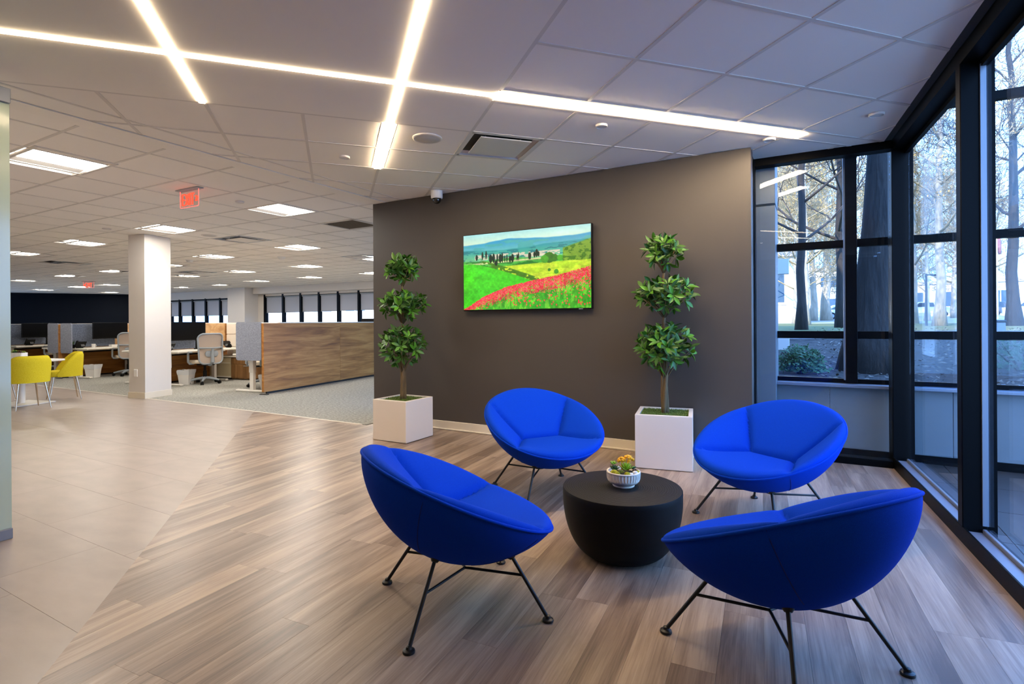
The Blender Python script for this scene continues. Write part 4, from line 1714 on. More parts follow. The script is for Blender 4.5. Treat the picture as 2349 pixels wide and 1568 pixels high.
def fat_leaf(bm, base, d, length, w, th=0.5):
    d = Vector(d).normalized()
    s = d.cross(Vector((0, 0, 1)))
    s = s.normalized() if s.length > 1e-3 else Vector((1, 0, 0))
    u = s.cross(d)
    prev = None
    for k in range(6):
        f = k / 5
        r_ = w * (math.sin(math.pi * (0.12 + 0.88 * f) ** 0.8) ** 0.7 if k < 5 else 0.03)
        c_ = Vector(base) + d * (length * f) + u * (0.15 * length * f * f)
        ring = [bm.verts.new(c_ + s * (r_ * math.cos(a)) + u * (th * r_ * math.sin(a))) for a in [math.pi / 3 * j for j in range(6)]]
        if prev:
            for j in range(6):
                bm.faces.new((prev[j], prev[(j + 1) % 6], ring[(j + 1) % 6], ring[j]))
        prev = ring


def rosette(name, label, c, n, length, w, material, tilt=(20, 75)):
    r_ = obj(name, _ros(c, n, length, w, tilt), material, t, smooth='all')
    r_['label'] = label


def _ros(c, n, length, w, tilt):
    bm = bmesh.new()
    for k in range(n):
        f = k / n
        el = R(tilt[1] - (tilt[1] - tilt[0]) * f)
        az = k * 2.39996
        fat_leaf(bm, c, (math.cos(az) * math.cos(el), math.sin(az) * math.cos(el), math.sin(el)), length * (0.7 + 0.3 * f), w)
    return bm


rosette('succulent_rosette', 'bright lime green pointed rosette', (0.012, -0.005, 0.085), 22, 0.052, 0.0075, 'succ', (10, 80))
rosette('succulent_rosette', 'olive rosette with rusty heart', (-0.022, -0.046, 0.078), 14, 0.026, 0.006, 'succ_olive')
rosette('succulent_rosette', 'dark green leafy sprig', (-0.048, 0.0, 0.085), 16, 0.034, 0.009, 'succ_dark', (5, 70))
rosette('succulent_rosette', 'light green sprig at the bowl edge', (-0.052, 0.016, 0.112), 9, 0.026, 0.008, 'succ', (0, 50))
rosette('succulent_rosette', 'blue green sprig', (0.055, 0.012, 0.085), 10, 0.024, 0.006, 'succ_dark', (10, 70))
rosette('succulent_rosette', 'burgundy rosette', (0.06, -0.012, 0.078), 12, 0.022, 0.006, 'burgundy', (0, 60))
for (c_, rad) in (((0.0, 0.035, 0.122), 0.020), ((0.032, 0.03, 0.128), 0.026)):
    bm = bmesh.new()
    rr = random.Random(int(c_[0] * 1000))
    cyl(bm, (c_[0], c_[1], 0.07), c_, 0.005, n=6)
    for k in range(26):
        a, e = rr.uniform(0, 6.28), rr.uniform(-0.1, 1.4)
        ball(bm, (c_[0] + rad * math.cos(a) * math.cos(e), c_[1] + rad * math.sin(a) * math.cos(e), c_[2] + rad * 0.8 * math.sin(e)), 0.0075, 1)
    o = obj('yellow_flower', bm, 'flower_y', t, smooth='all')
for c_, r_ in (((-0.056, -0.034, 0.078), 0.019), ((-0.042, -0.052, 0.076), 0.015), ((0.006, -0.066, 0.077), 0.0165), ((0.07, -0.02, 0.075), 0.013)):
    bm = bmesh.new()
    ball(bm, c_, r_, 2, (1, 1, 0.85))
    obj('moss_ball', bm, 'moss', t, smooth='all')
for c_, r_ in (((0.052, -0.046, 0.080), 0.0135), ((0.026, -0.062, 0.077), 0.011), ((0.032, -0.052, 0.076), 0.008)):
    bm = bmesh.new()
    ball(bm, c_, r_, 2, (1.1, 0.9, 0.8))
    obj('pebble', bm, 'pebble', t, smooth='all')

# ------------------------------------------------------------------ topiary trees in white cubes


def leaf_mesh(L=0.1, W=0.034):
    bm = bmesh.new()
    prev = None
    pr = [(0.0, 0.05), (0.14, 0.10), (0.35, 0.85), (0.55, 1.0), (0.78, 0.7), (1.0, 0.02)]
    for (f, w_) in pr:
        z = 0.16 * L * math.sin(f * 2.2) - 0.05 * L * f
        ring = [bm.verts.new((f * L, -w_ * W / 2, z + 0.10 * W * w_)), bm.verts.new((f * L, 0, z - 0.10 * W * w_)), bm.verts.new((f * L, w_ * W / 2, z + 0.10 * W * w_))]
        if prev:
            bm.faces.new((prev[0], prev[1], ring[1], ring[0]))
            bm.faces.new((prev[1], prev[2], ring[2], ring[1]))
        prev = ring
    return bm


def as_mesh(bm, name, material):
    me_ = bpy.data.meshes.new(name)
    bmesh.ops.recalc_face_normals(bm, faces=bm.faces[:])
    bm.to_mesh(me_)
    bm.free()
    me_.materials.append(M[material])
    me_.polygons.foreach_set('use_smooth', [True] * len(me_.polygons))
    return me_


LEAF = as_mesh(leaf_mesh(), 'leaf', 'leaf')


def topiary(label, x, y, rz, size, hgt, tiers, stem_top, seed, lscale):
    rr = random.Random(seed)
    t = thing('topiary_tree', label, 'potted tree', (x, y, 0), rz, 'three tiered trees in white cubes')
    # white cube with a thick rim
    bm = bmesh.new()
    wl_ = 0.034
    s = size / 2
    ou = [(-s, -s), (s, -s), (s, s), (-s, s)]
    inn = [(-s + wl_, -s + wl_), (s - wl_, -s + wl_), (s - wl_, s - wl_), (-s + wl_, s - wl_)]
    vb = [bm.verts.new((a, b, 0.004)) for a, b in ou]
    vt = [bm.verts.new((a, b, hgt)) for a, b in ou]
    it = [bm.verts.new((a, b, hgt)) for a, b in inn]
    ib = [bm.verts.new((a, b, hgt - 0.05)) for a, b in inn]
    bm.faces.new(vb[::-1])
    bm.faces.new(ib)
    for k in range(4):
        j = (k + 1) % 4
        bm.faces.new((vb[k], vb[j], vt[j], vt[k]))
        bm.faces.new((vt[k], vt[j], it[j], it[k]))
        bm.faces.new((it[k], it[j], ib[j], ib[k]))
    es = [e for e in bm.edges if all(v in vt or v in vb for v in e.verts)]
    bmesh.ops.bevel(bm, geom=es, offset=0.004, segments=2, affect='EDGES', profile=0.5)
    obj('planter_box', bm, 'planter', t)
    bm = bmesh.new()
    nn = 16
    gv = [[bm.verts.new((-s + wl_ + (size - 2 * wl_) * a / nn, -s + wl_ + (size - 2 * wl_) * b / nn, hgt - 0.014 + rr.uniform(-0.004, 0.005))) for b in range(nn + 1)] for a in range(nn + 1)]
    for a in range(nn):
        for b in range(nn):
            bm.faces.new((gv[a][b], gv[a + 1][b], gv[a + 1][b + 1], gv[a][b + 1]))
    for k in range(1500):
        a, b = rr.uniform(-s + wl_ + 0.004, s - wl_ - 0.004), rr.uniform(-s + wl_ + 0.004, s - wl_ - 0.004)
        dx_, dy_ = rr.uniform(-0.008, 0.008), rr.uniform(-0.008, 0.008)
        z_ = hgt - 0.014
        bm.faces.new([bm.verts.new((a - 0.003, b, z_)), bm.verts.new((a + 0.003, b, z_)), bm.verts.new((a + dx_, b + dy_, z_ + rr.uniform(0.008, 0.016)))])
    o = obj('moss', bm, 'turf', t)
    o['kind'] = 'stuff'
    # twisted trunk of three stems, then a single stem through the upper tiers
    z0 = hgt - 0.02
    for k in range(3):
        a0 = k * 2.1
        pts = []
        rad = []
        for i in range(9):
            f = i / 8
            a = a0 + f * 2.6
            r_ = 0.017 * (1 - 0.2 * f)
            pts.append((r_ * math.cos(a), r_ * math.sin(a), z0 + f * (tiers[0][0] - z0)))
            rad.append(0.021 - 0.008 * f)
        bm = bmesh.new()
        tube(bm, pts, 0.02, 8, radii=rad)
        obj('trunk_stem', bm, 'bark', t, smooth='all')
    bm = bmesh.new()
    pts = [(0.006 * math.sin(i * 1.7), 0.006 * math.cos(i * 2.3), tiers[0][0] - 0.1 + (stem_top - tiers[0][0] + 0.1) * i / 9) for i in range(10)]
    tube(bm, pts, 0.012, 8, radii=[0.016 - 0.0007 * i for i in range(10)])
    obj('upper_stem', bm, 'bark', t, smooth='all')
    inner = bmesh.new()
    tw = bmesh.new()
    for (cz, rx, rz_, ncl) in tiers:
        base = cz - rz_ * 1.35
        for k in range(ncl):
            # spread the leaf whorls over an ellipsoid
            zz = 1 - 2 * (k + 0.5) / ncl
            az = k * 2.39996 + rr.uniform(-0.25, 0.25)
            rxy = math.sqrt(1 - zz * zz)
            q = rr.uniform(0.60, 0.78)
            c_ = Vector((rx * q * rxy * math.cos(az), rx * q * rxy * math.sin(az), cz + rz_ * q * zz))
            out = Vector((rxy * math.cos(az) * 0.9, rxy * math.sin(az) * 0.9, zz + 0.35)).normalized()
            mid_ = Vector((c_.x * 0.35, c_.y * 0.35, (base + c_.z) / 2 - 0.01))
            tube(tw, [(0, 0, base), mid_, c_], 0.004, 5, radii=[0.006, 0.0045, 0.003])
            nl = 6
            qn = out.to_track_quat('Z', 'Y')
            ph = rr.uniform(0, 6.28)
            for j in range(nl):
                a = ph + j * 2 * math.pi / nl + rr.uniform(-0.2, 0.2)
                el = R(rr.uniform(8, 48))
                d = qn @ Vector((math.cos(a) * math.cos(el), math.sin(a) * math.cos(el), math.sin(el)))
                d = (d + Vector((0, 0, -0.10))).normalized()
                upv = qn @ Vector((0, 0, 1))
                X_ = d
                Y_ = upv.cross(X_)
                if Y_.length < 1e-3:
                    continue
                Y_.normalize()
                Z_ = X_.cross(Y_)
                mm = Matrix((X_, Y_, Z_)).transposed().to_4x4()
                sc = lscale * rr.uniform(0.8, 1.12)
                o = bpy.data.objects.new('leaf', LEAF)
                C.objects.link(o)
                o.parent = t
                o.matrix_local = Matrix.Translation(c_) @ mm @ Matrix.Scale(sc, 4)
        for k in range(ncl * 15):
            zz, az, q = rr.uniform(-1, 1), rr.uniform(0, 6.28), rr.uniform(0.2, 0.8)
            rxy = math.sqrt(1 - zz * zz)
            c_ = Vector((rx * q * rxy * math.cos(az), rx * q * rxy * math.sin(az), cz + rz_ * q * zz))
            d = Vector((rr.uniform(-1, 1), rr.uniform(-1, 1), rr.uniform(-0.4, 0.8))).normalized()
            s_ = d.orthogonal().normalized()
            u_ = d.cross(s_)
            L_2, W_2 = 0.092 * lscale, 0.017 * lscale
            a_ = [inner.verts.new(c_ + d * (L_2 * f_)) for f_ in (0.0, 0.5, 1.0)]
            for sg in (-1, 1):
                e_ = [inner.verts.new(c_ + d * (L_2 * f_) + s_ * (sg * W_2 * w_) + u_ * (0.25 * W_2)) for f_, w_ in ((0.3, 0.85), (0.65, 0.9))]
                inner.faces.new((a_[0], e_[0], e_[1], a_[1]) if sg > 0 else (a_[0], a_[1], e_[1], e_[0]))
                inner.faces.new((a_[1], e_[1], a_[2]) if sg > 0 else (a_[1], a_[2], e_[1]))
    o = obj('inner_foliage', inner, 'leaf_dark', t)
    o['kind'] = 'stuff'
    obj('twigs', tw, 'bark', t, smooth='all')
    return t


topiary('topiary tree in a white cube at the free end of the grey wall', -1.165, 5.72, R(-29), 0.445, 0.425,
        [(0.985, 0.285, 0.235, 21), (1.42, 0.285, 0.155, 17), (1.80, 0.19, 0.145, 11)], 1.78, 3, 1.05)
topiary('topiary tree with three leaf balls in a white cube right of the television', 1.315, 4.63, R(-19), 0.46, 0.448,
        [(1.01, 0.285, 0.225, 21), (1.465, 0.315, 0.16, 17), (1.83, 0.168, 0.15, 11)], 1.80, 8, 1.0)

# ------------------------------------------------------------------ open office: partitions, desks, chairs
BAY = {1: (-4.309, 9.257), 2: (-7.293, 10.62), 3: (-10.30, 12.18), 4: (-13.283, 13.694)}
PLACE = {1: 'beside the grey wall', 2: 'behind the white column', 3: 'left of the white column', 4: 'at the frosted glass edge'}
DZ = 0.682
DL = {1: 3.45, 2: 3.3, 3: 3.3, 4: 3.3}


def off(k, x, y, z=0.0):
    bx_, by_ = BAY[k]
    return Vector((bx_ + math.cos(OFF) * x - math.sin(OFF) * y, by_ + math.sin(OFF) * x + math.cos(OFF) * y, z))


def felt_board(parent, x0, x1, y, z0=0.575, z1=1.25):
    bm = bmesh.new()
    slab(bm, rounded(abs(x1 - x0), z1 - z0, 0.035), Matrix.Translation(((x0 + x1) / 2, y, (z0 + z1) / 2)) @ Matrix.Rotation(R(90), 4, 'X'), 0.026, bevel=0.006)
    return obj('felt_screen', bm, 'felt', parent)


for k in (1, 2, 3, 4):
    t = thing('workstation_partition', {1: 'long low walnut partition ending beside the grey wall', 2: 'low walnut partition hidden behind the white column',
                                        3: 'low walnut partition between two grey felt end screens', 4: 'low walnut partition at the frosted glass edge'}[k],
              'partition', off(k, 0, 0), OFF, 'walnut partitions of the open office')
    n_ = 2 if k == 1 else 2
    ln = DL[k] / n_
    for j in range(n_):
        l0 = [0, 2.05, 3.45][j] if k == 1 else j * ln
        l1 = [0, 2.05, 3.45][j + 1] if k == 1 else (j + 1) * ln
        bm = bmesh.new()
        box(bm, (0, (l0 + l1) / 2, 0.63), (0.05, l1 - l0 - 0.003, 1.19), bevel=0.002)
        obj('wood_panel', bm, 'walnut', t)
    bm = bmesh.new()
    box(bm, (0, DL[k] / 2 + 0.03, 0.018), (0.035, DL[k] - 0.1, 0.034))
    box(bm, (0.06, -0.03, 0.006), (0.16, 0.05, 0.012))
    obj('foot_rail', bm, 'black_metal', t)
    bm = bmesh.new()
    box(bm, (0, DL[k] * 0.55, 1.234), (0.052, DL[k] * 0.88, 0.018), bevel=0.002)
    obj('cap', bm, 'steel_white', t)
    if k != 1:
        felt_board(t, 0.05, 0.42, 0.02)
        bm = bmesh.new()
        box(bm, (0.037, 0.62, 0.965), (0.02, 1.16, 0.54), bevel=0.004)
        obj('pin_board', bm, 'felt_dark', t)
        bm = bmesh.new()
        box(bm, (0.037, 1.53, 0.955), (0.02, 0.66, 0.55), bevel=0.003)
        obj('oak_board', bm, 'oak', t)
    felt_board(t, -0.62 if k == 1 else -0.42, -0.05, 0.03)


def desk(label, k, side):
    t = thing('desk', label, 'desk', off(k, 0, 0), OFF, 'white topped standing desks of the open office')
    s = side
    bm = bmesh.new()
    box(bm, (s * 0.42, 0.765, DZ - 0.014), (0.74, 1.33, 0.028), bevel=0.004)
    obj('desk_top', bm, 'desk_white', t)
    for y in (0.19, 1.24):
        bm = bmesh.new()
        box(bm, (s * 0.42, y, 0.345), (0.085, 0.06, 0.62), bevel=0.004)
        box(bm, (s * 0.42, y, 0.50), (0.098, 0.072, 0.30), bevel=0.003)
        box(bm, (s * 0.42, y, 0.645), (0.60, 0.05, 0.025), bevel=0.003)
        lg = obj('leg', bm, 'steel_white', t)
        bm = bmesh.new()
        box(bm, (s * 0.43, y, 0.022), (0.72, 0.075, 0.034), bevel=0.008)
        obj('foot', bm, 'steel_white', lg)
    bm = bmesh.new()
    box(bm, (s * 0.42, 0.715, 0.635), (0.06, 1.0, 0.035))
    obj('crossbar', bm, 'steel_white', t)
    bm = bmesh.new()
    box(bm, (s * 0.20, 0.715, 0.60), (0.14, 0.9, 0.05))
    obj('cable_tray', bm, 'plastic_black', t)
    return t


desk('white desk in front of the dark monitor just right of the column', 2, 1)
desk('white desk with the small plant left of the column', 3, 1)
desk('white desk at the edge of the frosted glass', 4, 1)
desk('white desk behind the grey felt end screen of the long partition', 1, -1)
desk('white desk on the near side of the column partition', 2, -1)
desk('white desk between the yellow chairs and the partition', 3, -1)


def spine(label, k):
    """cross wall at the deep end of a bay: wood board, white upper and lower cabinet faces, worktop, drawers"""
    t = thing('cross_partition', label, 'partition', off(k, 0, 0), OFF, 'cross partitions at the back of the bays')
    y = 1.92
    bm = bmesh.new()
    box(bm, (1.62, y, 0.61), (3.1, 0.05, 1.19))
    obj('frame_core', bm, 'steel_white', t)
    for x0, x1 in ((0.07, 1.50), (1.506, 3.1)):
        for z0, z1 in ((0.70, 0.965), (0.985, 1.22)):
            bm = bmesh.new()
            box(bm, ((x0 + x1) / 2, y - 0.032, (z0 + z1) / 2), (x1 - x0, 0.016, z1 - z0), bevel=0.003)
            obj('white_tile', bm, 'desk_white', t)
    bm = bmesh.new()
    box(bm, (1.62, y, 1.225), (3.12, 0.06, 0.02))
    obj('cap', bm, 'steel_white', t)
    return t


def credenza(label, k):
    t = thing('credenza', label, 'cabinet', off(k, 0.83, 1.42), OFF, 'low cabinets with wooden drawers')
    bm = bmesh.new()
    box(bm, (-0.44, 0.22, 0.26), (0.62, 0.44, 0.44), bevel=0.003)
    obj('body', bm, mat('cabinet_cream', rgb(206, 192, 158), 0.5) if 'cabinet_cream' not in bpy.data.materials else bpy.data.materials['cabinet_cream'], t)
    bm = bmesh.new()
    box(bm, (-0.44, -0.006, 0.36), (0.60, 0.012, 0.015))
    box(bm, (-0.44, -0.006, 0.06), (0.60, 0.012, 0.03))
    obj('shelf_edge', bm, 'desk_white', t)
    bm = bmesh.new()
    box(bm, (-0.155, 0.22, 0.50), (1.20, 0.47, 0.025), bevel=0.003)
    obj('top', bm, 'desk_white', t)
    bm = bmesh.new()
    box(bm, (0.16, 0.23, 0.25), (0.56, 0.42, 0.46))
    obj('drawer_case', bm, 'drawer_wood', t)
    for z0, z1 in ((0.345, 0.475), (0.045, 0.335)):
        bm = bmesh.new()
        box(bm, (0.16, 0.006, (z0 + z1) / 2), (0.555, 0.02, z1 - z0), bevel=0.002)
        dr = obj('drawer', bm, 'drawer_wood', t)
        bm = bmesh.new()
        box(bm, (0.33, -0.014, z1 - 0.03), (0.16, 0.022, 0.012), bevel=0.002)
        obj('handle', bm, 'plastic_grey', dr)
    bm = bmesh.new()
    box(bm, (-0.155, 0.25, 0.02), (1.15, 0.36, 0.036))
    obj('plinth', bm, 'black_metal', t)
    return t


for k, txt in ((2, 'right of the white column'), (3, 'left of the white column'), (4, 'at the frosted glass edge')):
    spine('low cross partition with a wood board %s' % txt, k)
    credenza('cream cabinet with wooden drawers %s' % txt, k)
    t = thing('return_worktop', 'white side worktop along the cross partition %s' % txt, 'worktop', off(k, 0, 0), OFF, 'side worktops')
    bm = bmesh.new()
    box(bm, (1.30, 1.655, DZ - 0.014), (2.40, 0.44, 0.026), bevel=0.004)
    obj('top', bm, 'desk_white', t)
    bm = bmesh.new()
    for x in (0.6, 1.9):
        box(bm, (x, 1.72, 0.592), (0.03, 0.30, 0.15))
    obj('bracket', bm, 'steel_white', t)


def monitor(label, k, x, y, zc, w=0.80, h=0.385, ang=0.0):
    """wide screen on a bent black arm that stands on the desk; local +x is the viewing side"""
    t = thing('monitor', label, 'monitor', off(k, x, y, 0), OFF + ang, 'wide dark monitors of the open office')
    bm = bmesh.new()
    slab(bm, rounded(w, h, 0.01, 2), Matrix.Translation((0, 0, zc)) @ Matrix.Rotation(R(90), 4, 'Z') @ Matrix.Rotation(R(90), 4, 'X'), 0.035, bevel=0.004)
    obj('casing', bm, 'plastic_black', t)
    bm = bmesh.new()
    box(bm, (0.0185, 0, zc + 0.006), (0.002, w - 0.02, h - 0.03))
    obj('display', bm, 'screen_off', t)
    bm = bmesh.new()
    tube(bm, [(-0.03, 0, zc), (-0.09, 0.02, zc - 0.02), (-0.06, 0.24, zc - 0.20), (-0.06, 0.24, DZ + 0.02)], 0.021, 8)
    obj('monitor_arm', bm, 'plastic_black', t, smooth=True)
    bm = bmesh.new()
    cyl(bm, (-0.06, 0.24, DZ), (-0.06, 0.24, DZ + 0.02), 0.05, n=16)
    obj('arm_clamp', bm, 'plastic_black', t)
    return t


monitor('wide dark monitor right of the white column', 2, 0.27, 0.75, 1.07)
monitor('wide dark monitor left of the white column', 3, 0.27, 0.95, 1.07)
monitor('wide dark monitor nearest the frosted glass wall', 4, 0.27, 0.85, 1.07, 0.72)


def phone(label, loc, rz):
    t = thing('desk_phone', label, 'telephone', loc, rz, 'black desk phones')
    tilt = Matrix.Rotation(R(-50), 3, 'X')
    bm = bmesh.new()
    box(bm, (0, 0, 0.085), (0.20, 0.17, 0.022), rot=tilt, bevel=0.005)
    box(bm, (0, 0.05, 0.04), (0.14, 0.02, 0.08))
    obj('body', bm, 'plastic_black', t)
    bm = bmesh.new()
    box(bm, (-0.085, -0.010, 0.10), (0.042, 0.19, 0.03), rot=tilt, bevel=0.008)
    obj('handset', bm, 'plastic_black', t)
    bm = bmesh.new()
    box(bm, (0.03, 0.018, 0.128), (0.10, 0.06, 0.004), rot=tilt)
    obj('display', bm, mat('phone_display', rgb(56, 66, 84), 0.3) if 'phone_display' not in bpy.data.materials else bpy.data.materials['phone_display'], t)
    bm = bmesh.new()
    for a in range(3):
        for b in range(4):
            box(bm, (0.005 + a * 0.024, -0.048 + b * 0.011, 0.048 + b * 0.0135), (0.016, 0.006, 0.008), rot=tilt)
    o = obj('keypad', bm, 'plastic_grey', t)
    return t


phone('black desk phone behind the task chair right of the column', off(2, 0.30, 1.68, DZ), OFF)
phone('black desk phone beside the small plant left of the column', off(3, 0.42, 0.20, DZ), OFF + R(80))
phone('black desk phone next to the column under the dark monitor', off(2, 0.30, 0.30, DZ), OFF + R(80))
phone('black desk phone on the desk at the frosted glass', off(4, 0.50, 0.55, DZ), OFF + R(80))


def task_chair():
    """mesh-back office chair, facing local +y"""
    t = thing('task_chair', 'x', 'chair', (0, 0, 0), 0, 'grey mesh task chairs')
    for k in range(5):
        a = R(90 + 72 * k)
        e = Vector((0.29 * math.cos(a), 0.29 * math.sin(a), 0.075))
        bm = bmesh.new()
        tube(bm, [(0.02 * math.cos(a), 0.02 * math.sin(a), 0.125), (0.15 * math.cos(a), 0.15 * math.sin(a), 0.108), e], 0.02, 8, radii=[0.030, 0.024, 0.017])
        lg = obj('base_arm', bm, 'plastic_grey', t, smooth=True)
        bm = bmesh.new()
        sx, sy = -math.sin(a), math.cos(a)
        for s in (-1, 1):
            c_ = Vector((e.x + s * 0.016 * sx, e.y + s * 0.016 * sy, 0.031))
            cyl(bm, c_ - Vector((sx, sy, 0)) * 0.010, c_ + Vector((sx, sy, 0)) * 0.010, 0.030, n=14)
        cyl(bm, (e.x, e.y, 0.03), (e.x, e.y, 0.075), 0.010, n=8)
        obj('caster', bm, 'plastic_black', lg)
    bm = bmesh.new()
    cyl(bm, (0, 0, 0.10), (0, 0, 0.40), 0.026, n=12)
    cyl(bm, (0, 0, 0.10), (0, 0, 0.27), 0.036, n=12)
    obj('gas_lift', bm, 'plastic_black', t, smooth=True)
    bm = bmesh.new()
    box(bm, (0, -0.03, 0.405), (0.24, 0.30, 0.05), bevel=0.015)
    obj('tilt_mechanism', bm, 'plastic_black', t)
    bm = bmesh.new()
    slab(bm, rounded(0.50, 0.46, 0.09), Matrix.Translation((0, 0.05, 0.455)), 0.06, bevel=0.02)
    obj('seat', bm, 'seat_cloth', t, smooth=True)
    # back: rounded ring frame that curves backwards at the lumbar, thin cloth between
    outline = rounded(0.47, 0.60, 0.09, 6)

    def bend(x, z):
        f = (z + 0.30) / 0.60
        return Vector((x * (0.94 + 0.10 * math.sin(f * 2.2)), -0.22 - 0.09 * f - 0.05 * math.cos(f * 4.2) + 0.10 * (x / 0.235) ** 2 * 0.35, 0.72 + z))
    bm = bmesh.new()
    tube(bm, [bend(x, z) for x, z in outline], 0.017, 8, closed=True)
    obj('back_frame', bm, 'plastic_grey', t, smooth='all')
    bm = bmesh.new()
    gvs = []
    for i in range(13):
        z = -0.29 + 0.58 * i / 12
        hw = 0.225
        if abs(z) > 0.21:
            hw = 0.145 + math.sqrt(max(0.0, 0.09 ** 2 - (abs(z) - 0.21) ** 2))
        gvs.append([bm.verts.new(bend(-hw + 2 * hw * j / 8, z)) for j in range(9)])
    for i in range(12):
        for j in range(8):
            bm.faces.new((gvs[i][j], gvs[i][j + 1], gvs[i + 1][j + 1], gvs[i + 1][j]))
    obj('mesh_back', bm, 'mesh_cloth', t, smooth='all')
    bm = bmesh.new()
    pts = [Vector((0, -0.06, 0.40)), Vector((0, -0.22, 0.40)), Vector((0, -0.31, 0.46)), Vector((0, -0.30, 0.60)), Vector((0, -0.315, 0.72))]
    tube(bm, pts, 0.03, 8, radii=[0.03, 0.034, 0.036, 0.030, 0.024])
    tube(bm, [bend(-0.22, 0.02) + Vector((0, -0.02, 0)), Vector((-0.08, -0.315, 0.735)), Vector((0.08, -0.315, 0.735)), bend(0.22, 0.02) + Vector((0, -0.02, 0))], 0.017, 8)
    obj('back_support', bm, 'plastic_grey', t, smooth=True)
    bm = bmesh.new()
    slab(bm, rounded(0.25, 0.12, 0.05), Matrix.Translation((0, -0.272, 0.62)) @ Matrix.Rotation(R(90), 4, 'X'), 0.02, bevel=0.006)
    obj('lumbar_pad', bm, 'plastic_grey', t, smooth=True)
    for s in (-1, 1):
        bm = bmesh.new()
        tube(bm, [(s * 0.20, 0.02, 0.42), (s * 0.29, 0.02, 0.425), (s * 0.31, 0.03, 0.46), (s * 0.31, 0.03, 0.64)], 0.02, 8, radii=[0.018, 0.02, 0.022, 0.02])
        ar = obj('armrest', bm, 'plastic_grey', t, smooth=True)
        bm = bmesh.new()
        slab(bm, rounded(0.085, 0.25, 0.035), Matrix.Translation((s * 0.305, 0.04, 0.655)), 0.028, bevel=0.008)
        obj('arm_pad', bm, 'plastic_grey', ar, smooth=True)
    return t


ch = task_chair()
ch.location = off(2, 0.84, 0.66)
ch.rotation_euler.z = OFF + R(90 - 14)
ch['label'] = 'grey mesh task chair right of the white column'
copy_tree(ch, off(3, 0.85, 0.98), OFF + R(90 - 24), 'grey mesh task chair partly hidden by the left side of the column')
copy_tree(ch, off(4, 0.80, 1.05), OFF + R(90 - 10), 'grey mesh task chair behind the yellow chairs')
copy_tree(ch, off(1, -0.92, 0.95), OFF + R(-90 + 30), 'task chair hidden behind the grey felt end screen')


def bin_(label, loc, rz, sc=0.82):
    t = thing('waste_bin', label, 'bin', loc, rz, 'white waste bins')
    bm = bmesh.new()
    w0, w1, hh = 0.11 * sc, 0.145 * sc, 0.36 * sc
    for (wa, wb, za, zb) in ((w0, w1, 0.004, hh), (w1 - 0.006, w0 - 0.004, hh, 0.02)):
        a = [bm.verts.new((x * wa, y * wa, za)) for x, y in ((-1, -1), (1, -1), (1, 1), (-1, 1))]
        b = [bm.verts.new((x * wb, y * wb, zb)) for x, y in ((-1, -1), (1, -1), (1, 1), (-1, 1))]
        for k in range(4):
            bm.faces.new((a[k], a[(k + 1) % 4], b[(k + 1) % 4], b[k]))
        bm.faces.new(a if za < 0.01 else b)
    obj('bin_body', bm, 'plastic_white', t)
    bm = bmesh.new()
    n_ = 24
    rr = random.Random(3)
    ra = []
    for (z, grow) in ((hh - 0.09, 1.035), (hh - 0.03, 1.05), (hh + 0.006, 1.045), (hh - 0.02, 0.97)):
        ring = []
        for k in range(n_):
            a = 2 * math.pi * k / n_
            x, y = math.cos(a), math.sin(a)
            m_ = max(abs(x), abs(y))
            ww = (w0 + (w1 - w0) * z / hh) * grow + rr.uniform(-0.004, 0.004)
            ring.append(bm.verts.new((x / m_ * ww, y / m_ * ww, z + rr.uniform(-0.006, 0.006))))
        ra.append(ring)
    for a_, b__ in zip(ra[:-1], ra[1:]):
        for k in range(n_):
            bm.faces.new((a_[k], a_[(k + 1) % n_], b__[(k + 1) % n_], b__[k]))
    obj('bin_liner', bm, mat('bin_liner', rgb(224, 226, 228), 0.3) if 'bin_liner' not in bpy.data.materials else bpy.data.materials['bin_liner'], t, smooth=True)
    return t


bin_('white lined waste bin at the right side of the column', off(2, 0.62, 0.42), OFF + R(20))
bin_('white lined waste bin under the desk left of the column', off(3, 0.58, 0.36), OFF + R(20))
bin_('white lined waste bin behind the white desk leg at the walnut partition', off(1, -0.28, 0.42), OFF)
bin_('white lined waste bin behind the yellow side chair', off(3, -0.78, 0.55), OFF)


def cup(label, loc, r_=0.04, h_=0.09):
    t = thing('cup', label, 'cup', loc, 0, 'white cups on the desks')
    bm = bmesh.new()
    lathe(bm, [(r_ * 0.8, 0.001), (r_, h_), (r_ * 0.93, h_), (r_ * 0.74, 0.006), (0.001, 0.006)], 18)
    obj('body', bm, 'plastic_white', t, smooth=True)
    bm = bmesh.new()
    tube(bm, [(r_ * 0.9, 0, h_ * 0.25), (r_ * 1.55, 0, h_ * 0.35), (r_ * 1.55, 0, h_ * 0.7), (r_ * 0.96, 0, h_ * 0.8)], 0.006, 6)
    obj('handle', bm, 'plastic_white', t, smooth=True)


cup('white cup beside the phone left of the column', off(3, 0.50, 0.42, DZ))
cup('white cup beside the monitor arm right of the column', off(2, 0.60, 1.20, DZ), 0.045, 0.085)


def keyboard(label, loc, rz):
    t = thing('keyboard', label, 'keyboard', loc, rz, 'dark keyboards')
    bm = bmesh.new()
    box(bm, (0, 0, 0.010), (0.42, 0.14, 0.016), bevel=0.003)
    obj('base', bm, 'plastic_black', t)
    bm = bmesh.new()
    for a in range(14):
        for b in range(5):
            box(bm, (-0.19 + a * 0.029, -0.052 + b * 0.026, 0.0195), (0.023, 0.020, 0.005))
    o = obj('keys', bm, 'plastic_black', t)
    o['kind'] = 'stuff'


keyboard('dark keyboard on the desk right of the column', off(2, 0.58, 0.98, DZ), OFF + R(90))
keyboard('dark keyboard on the desk left of the column', off(3, 0.58, 1.15, DZ), OFF + R(90))


